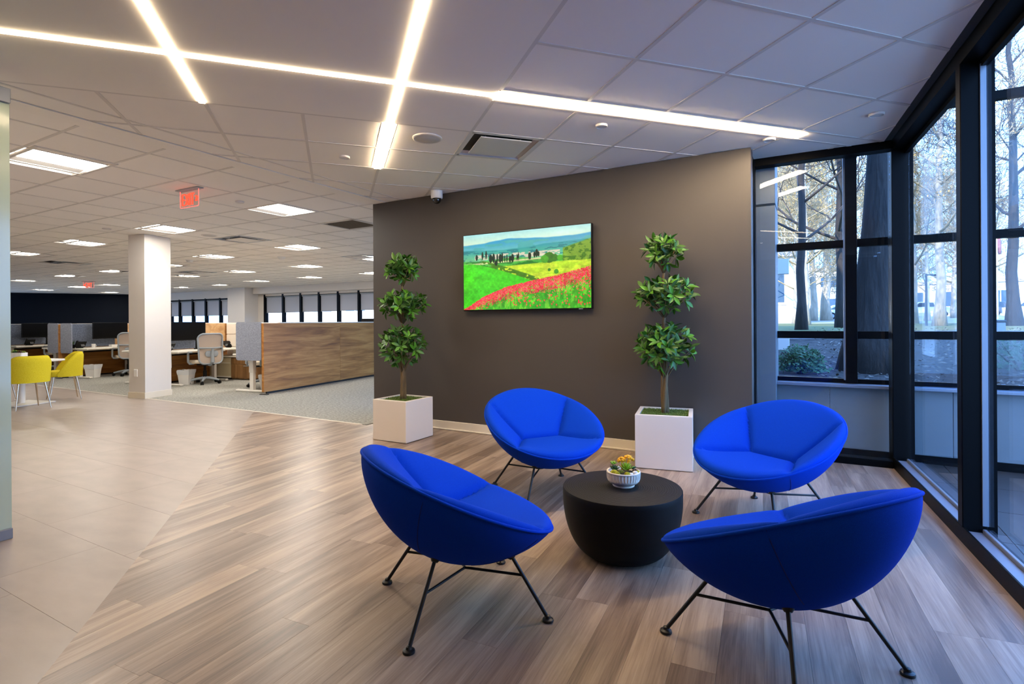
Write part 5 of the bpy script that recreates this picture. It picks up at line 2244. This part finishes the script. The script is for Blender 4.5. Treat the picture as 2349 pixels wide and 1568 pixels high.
def carton(label, loc, rz, s):
    t = thing('tissue_box', label, 'box', loc, rz, 'white boxes on the desks')
    bm = bmesh.new()
    box(bm, (0, 0, s[2] / 2 + 0.001), s, bevel=0.003)
    obj('carton', bm, 'plastic_white', t)
    bm = bmesh.new()
    slab(bm, rounded(s[0] * 0.6, s[1] * 0.35, s[1] * 0.15), Matrix.Translation((0, 0, s[2] + 0.0015)), 0.002)
    obj('slot', bm, 'plastic_grey', t)


carton('white box between the monitor arm and the task chair back', off(2, 0.30, 1.30, DZ), OFF, (0.12, 0.22, 0.08))
carton('white box by the keyboard left of the column', off(3, 0.32, 1.02, DZ), OFF, (0.11, 0.22, 0.05))
carton('white box on the desk behind the yellow chairs', off(4, 0.32, 1.35, DZ), OFF, (0.12, 0.2, 0.06))

t = thing('desk_plant', 'small dark spiky plant on the desk left of the column', 'plant', off(3, 0.28, 0.12, DZ))
bm = bmesh.new()
lathe(bm, [(0.04, 0.001), (0.052, 0.08), (0.046, 0.08), (0.04, 0.07), (0.001, 0.07)], 18)
obj('pot', bm, 'plastic_black', t, smooth=True)
rr = random.Random(9)
for k in range(16):
    bm = bmesh.new()
    a, el = rr.uniform(0, 6.28), R(rr.uniform(35, 85))
    fat_leaf(bm, (0, 0, 0.07), (math.cos(a) * math.cos(el), math.sin(a) * math.cos(el), math.sin(el)), rr.uniform(0.09, 0.15), 0.009, 0.25)
    obj('leaf', bm, 'succ_dark', t, smooth='all')

# tops of the workstations beyond the long partition
for k, (x, y, w_, lab) in enumerate(((-2.95, 13.65, 0.55, 'dark monitor top showing above the long partition near the grey wall'),
                                     (-3.75, 13.95, 0.42, 'dark monitor top showing above the long partition left of its neighbour'))):
    t = thing('monitor', lab, 'monitor', (x, y, 0), R(-28), 'monitors beyond the long partition')
    bm = bmesh.new()
    box(bm, (0, 0, 1.16), (w_, 0.03, 0.34), bevel=0.004)
    obj('casing', bm, 'plastic_black', t)
    bm = bmesh.new()
    box(bm, (0, 0.05, 0.95), (0.06, 0.05, 0.42))
    cyl(bm, (0, 0.06, 0.72), (0, 0.06, 0.735), 0.10, n=14)
    obj('stand', bm, 'plastic_black', t)
    t2 = thing('desk', 'white desk hidden behind the long partition, carrying %s' % ('a wide monitor' if k == 0 else 'a narrow monitor'), 'desk', (x, y + 0.1, 0), R(-28))
    bm = bmesh.new()
    box(bm, (0, 0, 0.706), (0.78, 0.6, 0.027), bevel=0.003)
    obj('desk_top', bm, 'desk_white', t2)
    for s in (-1, 1):
        bm = bmesh.new()
        box(bm, (s * 0.33, 0, 0.348), (0.05, 0.5, 0.69))
        obj('leg', bm, 'steel_white', t2)

# ------------------------------------------------------------------ yellow chairs at the white table
t = thing('cafe_table', 'square white pedestal table at the frosted glass edge', 'table', (-7.58, 8.28, 0), R(-14))
bm = bmesh.new()
box(bm, (0, 0, 0.010), (0.58, 0.58, 0.018), bevel=0.004)
obj('base_plate', bm, 'steel_white', t)
bm = bmesh.new()
cyl(bm, (0, 0, 0.02), (0, 0, 0.655), 0.046, n=20)
obj('pedestal', bm, 'steel_white', t, smooth=True)
bm = bmesh.new()
slab(bm, rounded(0.80, 0.80, 0.10), Matrix.Translation((0, 0, 0.668)), 0.026, bevel=0.008)
obj('table_top', bm, 'desk_white', t, smooth=True)
t = thing('planter_box', 'narrow white planter of succulents on the white table', 'planter', (-7.70, 8.36, 0.682), R(-8))
bm = bmesh.new()
box(bm, (0, 0, 0.055), (0.23, 0.10, 0.108), bevel=0.004)
obj('box', bm, 'plastic_white', t)
for k in range(9):
    bm = bmesh.new()
    box(bm, (-0.10 + k * 0.025, -0.051, 0.055), (0.012, 0.004, 0.09))
    obj('rib', bm, 'plastic_white', t)
for k in range(5):
    c_ = (-0.08 + k * 0.04, 0.01 * (-1) ** k, 0.105)
    rosette('succulent', ['lime succulent', 'dark succulent', 'olive succulent', 'burgundy succulent', 'olive succulent'][k], c_, 14, 0.065 - 0.005 * k, 0.011, ['succ', 'succ_dark', 'succ_olive', 'burgundy', 'succ_olive'][k], (5, 80))


def cafe_chair():
    """upholstered tub chair facing local +y on four tapered polished legs"""
    t = thing('dining_chair', 'x', 'chair', (0, 0, 0), 0, 'mustard yellow chairs at the white table')
    bm = bmesh.new()
    slab(bm, rounded(0.47, 0.45, 0.16, 8), Matrix.Translation((0, 0.02, 0.43)), 0.085, bevel=0.028)
    obj('seat', bm, 'yellow', t, smooth=True)
    # wrap-round back: arc in plan, sloping down towards the front of the arms
    bm = bmesh.new()
    n_, mz = 24, 8
    inn, out_ = [], []
    for i in range(n_ + 1):
        a = R(-112 + 224 * i / n_)
        f = abs(a) / R(112)
        top = 0.775 - 0.33 * max(0.0, (f - 0.36) / 0.64) ** 1.7
        col_i, col_o = [], []
        for j in range(mz + 1):
            g = j / mz
            z = 0.385 + (top - 0.385) * g
            flare = 1.0 + 0.08 * g
            th_ = 0.026 * math.sqrt(max(0.02, 1 - max(0.0, (g - 0.8) / 0.2) ** 2)) * (1 - 0.35 * f ** 4)
            for lst, rr_ in ((col_i, 0.225 - th_), (col_o, 0.225 + th_)):
                lst.append(bm.verts.new((rr_ * flare * 1.05 * math.sin(a), 0.01 - rr_ * flare * math.cos(a), z)))
        inn.append(col_i)
        out_.append(col_o)
    for i in range(n_):
        for j in range(mz):
            bm.faces.new((inn[i][j], inn[i + 1][j], inn[i + 1][j + 1], inn[i][j + 1]))
            bm.faces.new((out_[i][j], out_[i][j + 1], out_[i + 1][j + 1], out_[i + 1][j]))
        bm.faces.new((inn[i][mz], inn[i + 1][mz], out_[i + 1][mz], out_[i][mz]))
        bm.faces.new((inn[i][0], out_[i][0], out_[i + 1][0], inn[i + 1][0]))
    for i in (0, n_):
        for j in range(mz):
            bm.faces.new((inn[i][j], inn[i][j + 1], out_[i][j + 1], out_[i][j]))
    obj('backrest', bm, 'yellow', t, smooth=70)
    for sx in (-1, 1):
        for sy in (-1, 1):
            bm = bmesh.new()
            cyl(bm, (sx * 0.205, sy * 0.20, 0.0), (sx * 0.15, sy * 0.14, 0.40), 0.007, 0.014, n=10)
            obj('leg', bm, 'chrome', t, smooth=True)
    return t


yc = cafe_chair()
yc.location = (-7.12, 7.87, 0)
yc.rotation_euler.z = R(152 - 90)
yc['label'] = 'mustard yellow chair with its back to us at the white table'
copy_tree(yc, (-7.36, 8.80, 0), R(226 - 90), 'mustard yellow chair seen from the side, right of the white table')
copy_tree(yc, (-8.35, 8.62, 0), R(-40 - 90 + 20), 'mustard yellow chair mostly hidden behind the frosted glass')

# ------------------------------------------------------------------ outdoors


def ss(a, b, x):
    f = min(1.0, max(0.0, (x - a) / (b - a)))
    return f * f * (3 - 2 * f)


def zg(q):
    return 0.22 + 0.68 * ss(7, 24, q) + 0.7 * ss(24, 100, q)


def ground_z(x, y):
    p, q = to_pq(x, y)
    return zg(q)


def ground_mat():
    m = bpy.data.materials.new('outdoor_ground')
    m.use_nodes = True
    N, L = m.node_tree.nodes, m.node_tree.links
    b = N['Principled BSDF']
    b.inputs['Roughness'].default_value = 0.95
    tc = N.new('ShaderNodeTexCoord')
    sp = N.new('ShaderNodeSeparateXYZ')
    L.new(tc.outputs['Object'], sp.inputs[0])
    n1 = N.new('ShaderNodeTexNoise')
    n1.inputs['Scale'].default_value = 7
    n1.inputs['Detail'].default_value = 8
    n1.inputs['Roughness'].default_value = 0.8
    L.new(tc.outputs['Object'], n1.inputs[0])
    r1 = N.new('ShaderNodeValToRGB')
    e = r1.color_ramp.elements
    e[0].position, e[0].color = 0.38, rgb(34, 26, 22)
    e[1].position, e[1].color = 0.70, rgb(92, 80, 70)
    L.new(n1.outputs[0], r1.inputs[0])
    n2 = N.new('ShaderNodeTexNoise')
    n2.inputs['Scale'].default_value = 3
    n2.inputs['Detail'].default_value = 8
    L.new(tc.outputs['Object'], n2.inputs[0])
    r2 = N.new('ShaderNodeValToRGB')
    e = r2.color_ramp.elements
    e[0].color = rgb(84, 88, 40)
    e[1].color = rgb(124, 120, 70)
    L.new(n2.outputs[0], r2.inputs[0])

    def step(sock, a, b_):
        mr = N.new('ShaderNodeMapRange')
        mr.inputs[1].default_value = a
        mr.inputs[2].default_value = b_
        L.new(sock, mr.inputs[0])
        return mr.outputs[0]
    wob = N.new('ShaderNodeMath')
    wob.operation = 'MULTIPLY_ADD'
    L.new(n2.outputs[0], wob.inputs[0])
    wob.inputs[1].default_value = 5
    L.new(sp.outputs['Y'], wob.inputs[2])
    mx = N.new('ShaderNodeMix')
    mx.data_type = 'RGBA'
    L.new(step(wob.outputs[0], 21.5, 23), mx.inputs[0])
    L.new(r1.outputs[0], mx.inputs[6])
    L.new(r2.outputs[0], mx.inputs[7])
    mx2 = N.new('ShaderNodeMix')
    mx2.data_type = 'RGBA'
    L.new(step(sp.outputs['Y'], 40.0, 40.4), mx2.inputs[0])
    L.new(mx.outputs[2], mx2.inputs[6])
    mx2.inputs[7].default_value = rgb(168, 164, 160)
    L.new(mx2.outputs[2], b.inputs['Base Color'])
    bp = N.new('ShaderNodeBump')
    bp.inputs['Strength'].default_value = 1.0
    bp.inputs['Distance'].default_value = 0.05
    L.new(n1.outputs[0], bp.inputs['Height'])
    L.new(bp.outputs[0], b.inputs['Normal'])
    return m


M['ground'] = ground_mat()
bm = bmesh.new()
pv = [-70 + 6 * i for i in range(12)] + [-2.2, 0.5] + [2 + 3 * i for i in range(1, 44)]
qv = [5.9 + 0.35 * i for i in range(60)] + [27 + 2.5 * i for i in range(36)]
rr = random.Random(4)
gv = [[bm.verts.new((p, q, zg(q) + (rr.uniform(-0.03, 0.03) if q < 27 else 0))) for q in qv] for p in pv if p > 0 or True]
for i in range(len(gv) - 1):
    for j in range(len(qv) - 1):
        if pv[i + 1] < -2.1 and qv[j] < 15:
            continue
        bm.faces.new((gv[i][j], gv[i + 1][j], gv[i + 1][j + 1], gv[i][j + 1]))
struct('ground', bm, 'ground', rz=PHI)
# fallen leaves and chips on the bed near the glass
bm = bmesh.new()
for k in range(9000):
    q = 6.1 + 17 * rr.random() ** 1.4
    p = 0.05 + 1.1 * q * rr.random()
    z = zg(q) + 0.025
    a, s_ = rr.uniform(0, 6.28), rr.uniform(0.02, 0.055)
    ti = rr.uniform(-0.5, 0.5)
    ca_, sa_ = math.cos(a), math.sin(a)
    bm.faces.new([bm.verts.new((p + ca_ * s_, q + sa_ * s_, z + ti * s_)), bm.verts.new((p - sa_ * s_ * 0.5, q + ca_ * s_ * 0.5, z + 0.012)),
                  bm.verts.new((p - ca_ * s_, q - sa_ * s_, z - ti * s_ + 0.01)), bm.verts.new((p + sa_ * s_ * 0.5, q - ca_ * s_ * 0.5, z))])
o = obj('leaf_litter', bm, mat('dry_leaves', rgb(122, 106, 90), 0.8, noise=(6, 0.5)), rz=PHI)
o['kind'] = 'stuff'
tag(o, 'fallen leaves and bark chips scattered on the planting bed outside', 'leaf litter')

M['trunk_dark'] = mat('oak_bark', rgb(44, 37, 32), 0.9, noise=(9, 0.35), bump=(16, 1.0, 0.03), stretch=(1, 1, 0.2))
M['trunk_pale'] = mat('sunlit_bark', rgb(168, 156, 136), 0.9, noise=(6, 0.25), bump=(14, 0.8, 0.03), stretch=(1, 1, 0.25))  # sunlight on the far trunks is put into this bark colour
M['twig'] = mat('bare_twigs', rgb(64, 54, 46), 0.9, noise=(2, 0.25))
M['twig_pale'] = mat('sunlit_twigs', rgb(160, 140, 104), 0.9, noise=(2, 0.25))  # golden sun on the far twigs, carried by the colour
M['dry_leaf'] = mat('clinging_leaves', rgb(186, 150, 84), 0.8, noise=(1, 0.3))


def tree_meshes(seed, height, radius, fork, spread=0.5, levels=4, lean=0.0, minr=0.008, nlow=11):
    """bare winter tree: trunk mesh and branch mesh"""
    rr = random.Random(seed)
    tb, bb, lf = bmesh.new(), bmesh.new(), bmesh.new()
    tips = []

    def grow(p, d, length, r, level):
        n = 5 if level < 2 else (4 if level < 3 else 3)
        pts, rad = [p.copy()], [r]
        q = p.copy()
        dd = d.copy()
        for i in range(n):
            j = 0.10 + 0.09 * level
            dd = (dd + Vector((rr.uniform(-j, j), rr.uniform(-j, j), rr.uniform(-j * 0.6, j) + 0.05))).normalized()
            q = q + dd * (length / n)
            pts.append(q.copy())
            rad.append(max(minr, r * (1 - 0.62 * (i + 1) / n)))
        tube(bb, pts, r, 6 if level < 2 else (4 if level < 3 else 3), radii=rad)
        if level >= levels:
            tips.append(q)
            return
        kids_ = (5 if level < 2 else 4)
        for k in range(kids_):
            f = 0.30 + 0.70 * (k + rr.random()) / kids_
            idx_ = min(n, max(1, int(round(f * n))))
            b_ = pts[idx_]
            ax = dd.orthogonal().normalized()
            ax.rotate(Matrix.Rotation(rr.uniform(0, 6.28), 3, dd))
            nd = (dd * rr.uniform(0.55, 0.9) + ax * rr.uniform(0.5, 0.95)).normalized()
            grow(b_, nd, length * rr.uniform(0.45, 0.68), max(minr, rad[idx_] * 0.62), level + 1)
    # trunk
    n = 12
    pts, rad = [], []
    wob = [Vector((rr.uniform(-1, 1), rr.uniform(-1, 1), 0)) * 0.35 * radius for _ in range(n + 1)]
    for i in range(n + 1):
        f = i / n
        pts.append(Vector((lean * f * height, 0, f * height)) + wob[i] * (1 if i else 0))
        flare = 1 + 0.55 * math.exp(-f * height / (radius * 2.2))
        rad.append(radius * flare * (1 - 0.72 * f))
    tube(tb, pts, radius, 12, radii=rad)
    for k in range(nlow):
        f = fork + (1 - fork) * (k + rr.random() * 0.8) / nlow
        i = min(n, int(f * n))
        a = k * 2.4 + rr.uniform(-0.4, 0.4)
        up = 0.25 + 0.7 * f + rr.uniform(-0.1, 0.2)
        d = Vector((math.cos(a), math.sin(a), up)).normalized()
        grow(pts[i].lerp(pts[min(n, i + 1)], f * n - i if i < n else 0), d, height * spread * (1.15 - 0.65 * f) * rr.uniform(0.8, 1.1), rad[i] * 0.42, 1)
    for q in tips[::5]:
        for j in range(2):
            c_ = q + Vector((rr.uniform(-.2, .2), rr.uniform(-.2, .2), rr.uniform(-.25, .05)))
            a = rr.uniform(0, 6.28)
            s_ = 0.045
            lf.faces.new([lf.verts.new(c_ + Vector((math.cos(a) * s_, math.sin(a) * s_, 0))), lf.verts.new(c_ + Vector((0, 0, s_ * 1.4))), lf.verts.new(c_ - Vector((math.cos(a) * s_, math.sin(a) * s_, 0))), lf.verts.new(c_ - Vector((0, 0, s_)))])
    out = []
    for nm, b in (('trunk', tb), ('branches', bb), ('dry_leaves', lf)):
        me_ = bpy.data.meshes.new(nm)
        b.to_mesh(me_)
        b.free()
        me_.polygons.foreach_set('use_smooth', [True] * len(me_.polygons))
        out.append(me_)
    return out


TREES = [tree_meshes(21, 13, 0.15, 0.20, 0.34, 4, 0.01, 0.008, 14), tree_meshes(22, 15, 0.24, 0.24, 0.36, 5, -0.01, 0.011, 12),
         tree_meshes(23, 12, 0.20, 0.18, 0.42, 5, 0.02, 0.014, 12), tree_meshes(24, 14, 0.35, 0.22, 0.42, 5, 0.0, 0.018, 12)]
for ms_ in TREES:
    ms_[1].materials.append(M['twig'])
    ms_[2].materials.append(M['dry_leaf'])


def tree(label, proto, x, y, rz, sc, material, group='bare winter trees outside', sz=None):
    t = thing('bare_tree', label, 'tree', (x, y, ground_z(x, y) - 0.05), rz, group)
    t.scale = (sc, sc, sz or sc)
    me_ = TREES[proto][0]
    me_ = me_.copy()
    me_.materials.clear()
    me_.materials.append(M[material])
    for nm, m_ in (('trunk', me_), ('branches', TREES[proto][1]), ('dry_leaves', TREES[proto][2])):
        o = bpy.data.objects.new(nm, m_)
        C.objects.link(o)
        o.parent = t
        if nm == 'dry_leaves':
            o['kind'] = 'stuff'
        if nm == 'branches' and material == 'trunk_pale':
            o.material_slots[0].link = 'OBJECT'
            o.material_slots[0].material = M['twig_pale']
    return t


# the thick near trunk beside the corner post
t = thing('bare_tree', 'thick dark tree trunk standing just outside beside the corner post', 'tree', (6.33, 9.44, 0.27))
bm = bmesh.new()
pts, rad = [], []
for i in range(15):
    z = 9.0 * i / 14
    pts.append((0.065 * z, 0.02 * math.sin(i * 1.3), z))
    rad.append(0.27 + 0.30 * math.exp(-z / 1.3) - 0.008 * z)
tube(bm, pts, 0.3, 20, radii=rad)
obj('trunk', bm, 'trunk_dark', t, smooth='all')

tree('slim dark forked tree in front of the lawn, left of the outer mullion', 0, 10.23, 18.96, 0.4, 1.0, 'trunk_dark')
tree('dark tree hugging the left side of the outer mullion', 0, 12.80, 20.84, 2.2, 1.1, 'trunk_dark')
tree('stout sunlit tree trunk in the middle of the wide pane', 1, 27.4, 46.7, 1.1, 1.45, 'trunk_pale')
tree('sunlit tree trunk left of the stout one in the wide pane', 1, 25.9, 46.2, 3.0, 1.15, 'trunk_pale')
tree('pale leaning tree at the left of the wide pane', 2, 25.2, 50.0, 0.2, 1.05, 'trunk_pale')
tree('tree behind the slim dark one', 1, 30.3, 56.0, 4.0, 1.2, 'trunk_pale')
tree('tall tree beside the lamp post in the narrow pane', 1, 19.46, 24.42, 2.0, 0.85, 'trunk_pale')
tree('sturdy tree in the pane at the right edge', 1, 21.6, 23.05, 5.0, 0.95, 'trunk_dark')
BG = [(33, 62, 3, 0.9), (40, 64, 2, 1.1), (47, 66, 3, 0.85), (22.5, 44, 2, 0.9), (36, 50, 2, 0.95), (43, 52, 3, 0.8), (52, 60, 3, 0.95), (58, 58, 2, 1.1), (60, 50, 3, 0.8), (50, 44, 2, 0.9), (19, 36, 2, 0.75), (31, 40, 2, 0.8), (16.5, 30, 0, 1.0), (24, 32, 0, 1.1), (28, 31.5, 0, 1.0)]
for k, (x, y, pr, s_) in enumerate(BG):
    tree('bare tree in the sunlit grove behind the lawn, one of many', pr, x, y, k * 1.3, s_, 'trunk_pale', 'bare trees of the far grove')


def shrub(label, x, y, r_, h_, material, seed, group='shrubs outside the glass'):
    rr = random.Random(seed)
    z0 = ground_z(x, y)
    t = thing('shrub', label, 'shrub', (x, y, z0), 0, group)
    bm = bmesh.new()
    for k in range(1500):
        zz, az, q = rr.uniform(-0.15, 1), rr.uniform(0, 6.28), rr.uniform(0.55, 1.0)
        rxy = math.sqrt(max(0, 1 - zz * zz))
        c_ = Vector((r_ * q * rxy * math.cos(az), r_ * q * rxy * math.sin(az), h_ * (0.12 + 0.88 * q * max(zz, 0))))
        d = Vector((rr.uniform(-1, 1), rr.uniform(-1, 1), rr.uniform(-0.3, 1))).normalized()
        s_ = d.orthogonal().normalized()
        l_ = rr.uniform(0.05, 0.09)
        bm.faces.new([bm.verts.new(c_), bm.verts.new(c_ + d * l_ * .5 + s_ * l_ * .28), bm.verts.new(c_ + d * l_), bm.verts.new(c_ + d * l_ * .5 - s_ * l_ * .28)])
    o = obj('foliage', bm, material, t)
    o['kind'] = 'stuff'
    bm = bmesh.new()
    for k in range(9):
        a = k * 0.7
        tube(bm, [(0.03 * math.cos(a), 0.03 * math.sin(a), -0.02), (0.35 * r_ * math.cos(a), 0.35 * r_ * math.sin(a), h_ * 0.4), (0.7 * r_ * math.cos(a), 0.7 * r_ * math.sin(a), h_ * 0.75)], 0.012, 5, radii=[0.016, 0.012, 0.006])
    obj('stems', bm, 'twig', t)


M['shrub'] = mat('evergreen_leaf', rgb(52, 82, 40), 0.6, noise=(4, 0.3))
M['shrub_light'] = mat('light_shrub', rgb(150, 160, 50), 0.7, noise=(4, 0.3))
shrub('dark evergreen shrub low in the pane at the right edge', 8.45, 8.9, 0.75, 0.62, 'shrub', 1)
shrub('dark evergreen shrub beside the right edge of the picture', 9.6, 9.1, 0.8, 0.7, 'shrub', 2)
shrub('dark evergreen shrub at the lower left of the wide pane', 5.0, 9.3, 0.42, 0.5, 'shrub', 3)
shrub('light green shrub at the foot of the pale leaning tree', 25.4, 49.2, 0.9, 0.7, 'shrub_light', 4)
shrub('light green shrub left of the pale leaning tree', 24.2, 49.2, 0.8, 0.8, 'shrub_light', 5)
# low wall between bed and lawn
bm = bmesh.new()
M['garden_wall'] = mat('garden_wall', rgb(150, 146, 146), 0.8, noise=(3, 0.1))
w0, w1 = Vector((6.4, 15.9)), Vector((17.5, 13.5))
dd = (w1 - w0)
box(bm, (0, 0, 0.10), (dd.length, 0.3, 0.36))
o = struct('garden_wall', bm, 'garden_wall', rz=math.atan2(dd.y, dd.x), loc=((w0.x + w1.x) / 2, (w0.y + w1.y) / 2, 0.62))

# lamp post, flagpole, litter bin
x, y = 19.24, 24.9
t = thing('lamp_post', 'dark parking lamp post with a short arm in the narrow pane', 'lamp post', (x, y, ground_z(x, y)))
bm = bmesh.new()
cyl(bm, (0, 0, -0.05), (0, 0, 2.42), 0.055, 0.045, n=10)
obj('post', bm, 'black_metal', t, smooth=True)
bm = bmesh.new()
box(bm, (0.24, 0, 2.36), (0.46, 0.05, 0.05))
obj('arm', bm, 'black_metal', t)
bm = bmesh.new()
box(bm, (0.46, 0, 2.35), (0.30, 0.22, 0.09), bevel=0.02)
obj('lamp_head', bm, 'black_metal', t)
x, y = 40.6, 44.9
t = thing('flagpole', 'white flagpole with a furled flag in the pane at the right edge', 'flagpole', (x, y, ground_z(x, y)))
bm = bmesh.new()
cyl(bm, (0, 0, -0.05), (0, 0, 7.4), 0.12, 0.06, n=10)
obj('pole', bm, 'plastic_white', t, smooth=True)
bm = bmesh.new()
ball(bm, (0, 0, 7.45), 0.12, 2)
obj('finial', bm, 'chrome', t, smooth='all')
bm = bmesh.new()
tube(bm, [(0.12, 0, 7.1), (0.2, 0, 6.6), (0.22, 0.03, 6.0), (0.3, 0, 5.4)], 0.12, 8, radii=[0.06, 0.14, 0.17, 0.10])
obj('flag', bm, mat('furled_flag', rgb(140, 92, 92), 0.8, noise=(3, 0.5)), t, smooth='all')
x, y = 13.35, 14.75
t = thing('litter_bin', 'grey litter bin outside in the pane at the right edge', 'bin', (x, y, ground_z(x, y)))
bm = bmesh.new()
box(bm, (0, 0, 0.15), (0.26, 0.26, 0.40), bevel=0.02)
obj('body', bm, 'garden_wall', t)
bm = bmesh.new()
box(bm, (0, 0, 0.38), (0.29, 0.29, 0.07), bevel=0.02)
obj('lid', bm, 'black_metal', t)

# cars on the parking lot
M['car_white'] = mat('car_white', rgb(236, 238, 240), 0.25, coat=0.6)
M['car_grey'] = mat('car_grey', rgb(96, 100, 108), 0.25, coat=0.6)
M['car_glass'] = mat('car_glass', rgb(40, 52, 64), 0.1, spec=0.8)
M['tyre'] = mat('tyre', rgb(22, 22, 22), 0.8)


def car(label, x, y, rz, body, prof, glassprof, L=5.2, W=1.85):
    z = ground_z(x, y)
    t = thing('car', label, 'car', (x, y, z), rz, 'cars on the parking lot')
    bm = bmesh.new()
    slab(bm, prof, Matrix.Rotation(R(90), 4, 'X'), W, bevel=0.06)
    obj('body', bm, body, t)
    bm = bmesh.new()
    slab(bm, glassprof, Matrix.Rotation(R(90), 4, 'X'), W + 0.02)
    obj('windows', bm, 'car_glass', t)
    for sx in (-1, 1):
        for sy in (-1, 1):
            bm = bmesh.new()
            cyl(bm, (sx * L * 0.30, sy * (W / 2 - 0.22), 0.34), (sx * L * 0.30, sy * (W / 2 + 0.02), 0.34), 0.35, n=20)
            wh = obj('wheel', bm, 'tyre', t)
            bm = bmesh.new()
            cyl(bm, (sx * L * 0.30, sy * (W / 2 + 0.015), 0.34), (sx * L * 0.30, sy * (W / 2 + 0.03), 0.34), 0.20, n=14)
            obj('hub', bm, 'plastic_grey', wh)


suv = [(-2.5, 0.35), (2.5, 0.35), (2.55, 0.95), (1.5, 1.05), (0.8, 1.72), (-2.3, 1.75), (-2.55, 1.05)]
suvg = [(1.25, 1.08), (0.72, 1.62), (-2.1, 1.65), (-2.25, 1.10)]
pick = [(-2.8, 0.4), (2.7, 0.4), (2.75, 1.1), (1.45, 1.2), (0.85, 1.85), (-0.75, 1.85), (-0.95, 1.2), (-2.85, 1.15)]
pickg = [(1.25, 1.22), (0.75, 1.74), (-0.62, 1.74), (-0.8, 1.22)]
sed = [(-2.3, 0.3), (2.3, 0.3), (2.35, 0.75), (1.3, 0.9), (0.6, 1.38), (-1.0, 1.4), (-1.9, 0.95), (-2.35, 0.85)]
sedg = [(1.1, 0.92), (0.52, 1.3), (-0.92, 1.32), (-1.6, 0.96)]
car('white pickup truck behind the lamp post', 52.3, 67.5, R(140), 'car_white', pick, pickg, 5.6)
car('dark sedan left of the white pickup truck', 48.2, 68.6, R(140), 'car_grey', sed, sedg, 4.7)
car('white car behind the stout sunlit trunk', 32.2, 51.6, R(-20), 'car_white', sed, sedg, 4.7)
car('grey car parked right of the white pickup truck', 58.0, 66.5, R(140), 'car_grey', suv, suvg, 5.0)
car('white car in the pane at the right edge', 55.5, 57.0, R(140), 'car_white', suv, suvg, 5.0)

# pale buildings across the parking lot
M['far_wall'] = mat('far_render', rgb(226, 214, 198), 0.8, noise=(0.4, 0.05))
M['far_brick'] = mat('far_brick', rgb(190, 176, 162), 0.85, noise=(1.5, 0.12))
M['far_glass'] = mat('far_glass', rgb(70, 92, 112), 0.2, spec=0.8)


def building(label, x, y, rz, w, d, h, nf, nw):
    z = ground_z(x, y) - 0.3
    t = thing('building', label, 'building', (x, y, z), rz, 'buildings across the parking lot')
    bm = bmesh.new()
    box(bm, (0, d / 2, h / 2), (w, d, h))
    obj('wall', bm, 'far_wall', t)
    bm = bmesh.new()
    box(bm, (0, d / 2, h + 0.2), (w + 0.5, d + 0.5, 0.4))
    obj('roof', bm, 'far_brick', t)
    for f in range(nf):
        for k in range(nw):
            zc = 0.6 + (f + 0.5) * (h - 0.6) / nf
            xc = -w / 2 + (k + 0.5) * w / nw
            bm = bmesh.new()
            box(bm, (xc, -0.02, zc), (w / nw * 0.62, 0.12, (h - 0.6) / nf * 0.55))
            fr = obj('window', bm, 'plastic_white', t)
            bm = bmesh.new()
            for s in (-1, 1):
                box(bm, (xc + s * w / nw * 0.15, -0.06, zc), (w / nw * 0.27, 0.08, (h - 0.6) / nf * 0.47))
            obj('pane', bm, 'far_glass', fr)


building('long low pale building behind the white pickup truck', 66, 80, R(-40), 46, 12, 5.2, 1, 9)
building('pale building with wide windows behind the stout sunlit trunk', 42, 78, R(-12), 26, 10, 7.0, 2, 7)
building('pale building with tall windows at the left of the wide pane', 52 - 4, 100, R(-24), 18, 8, 6.2, 2, 6)
building('low pale building outside the office windows', -6.0, 52, R(-29), 60, 8, 5.0, 1, 12)
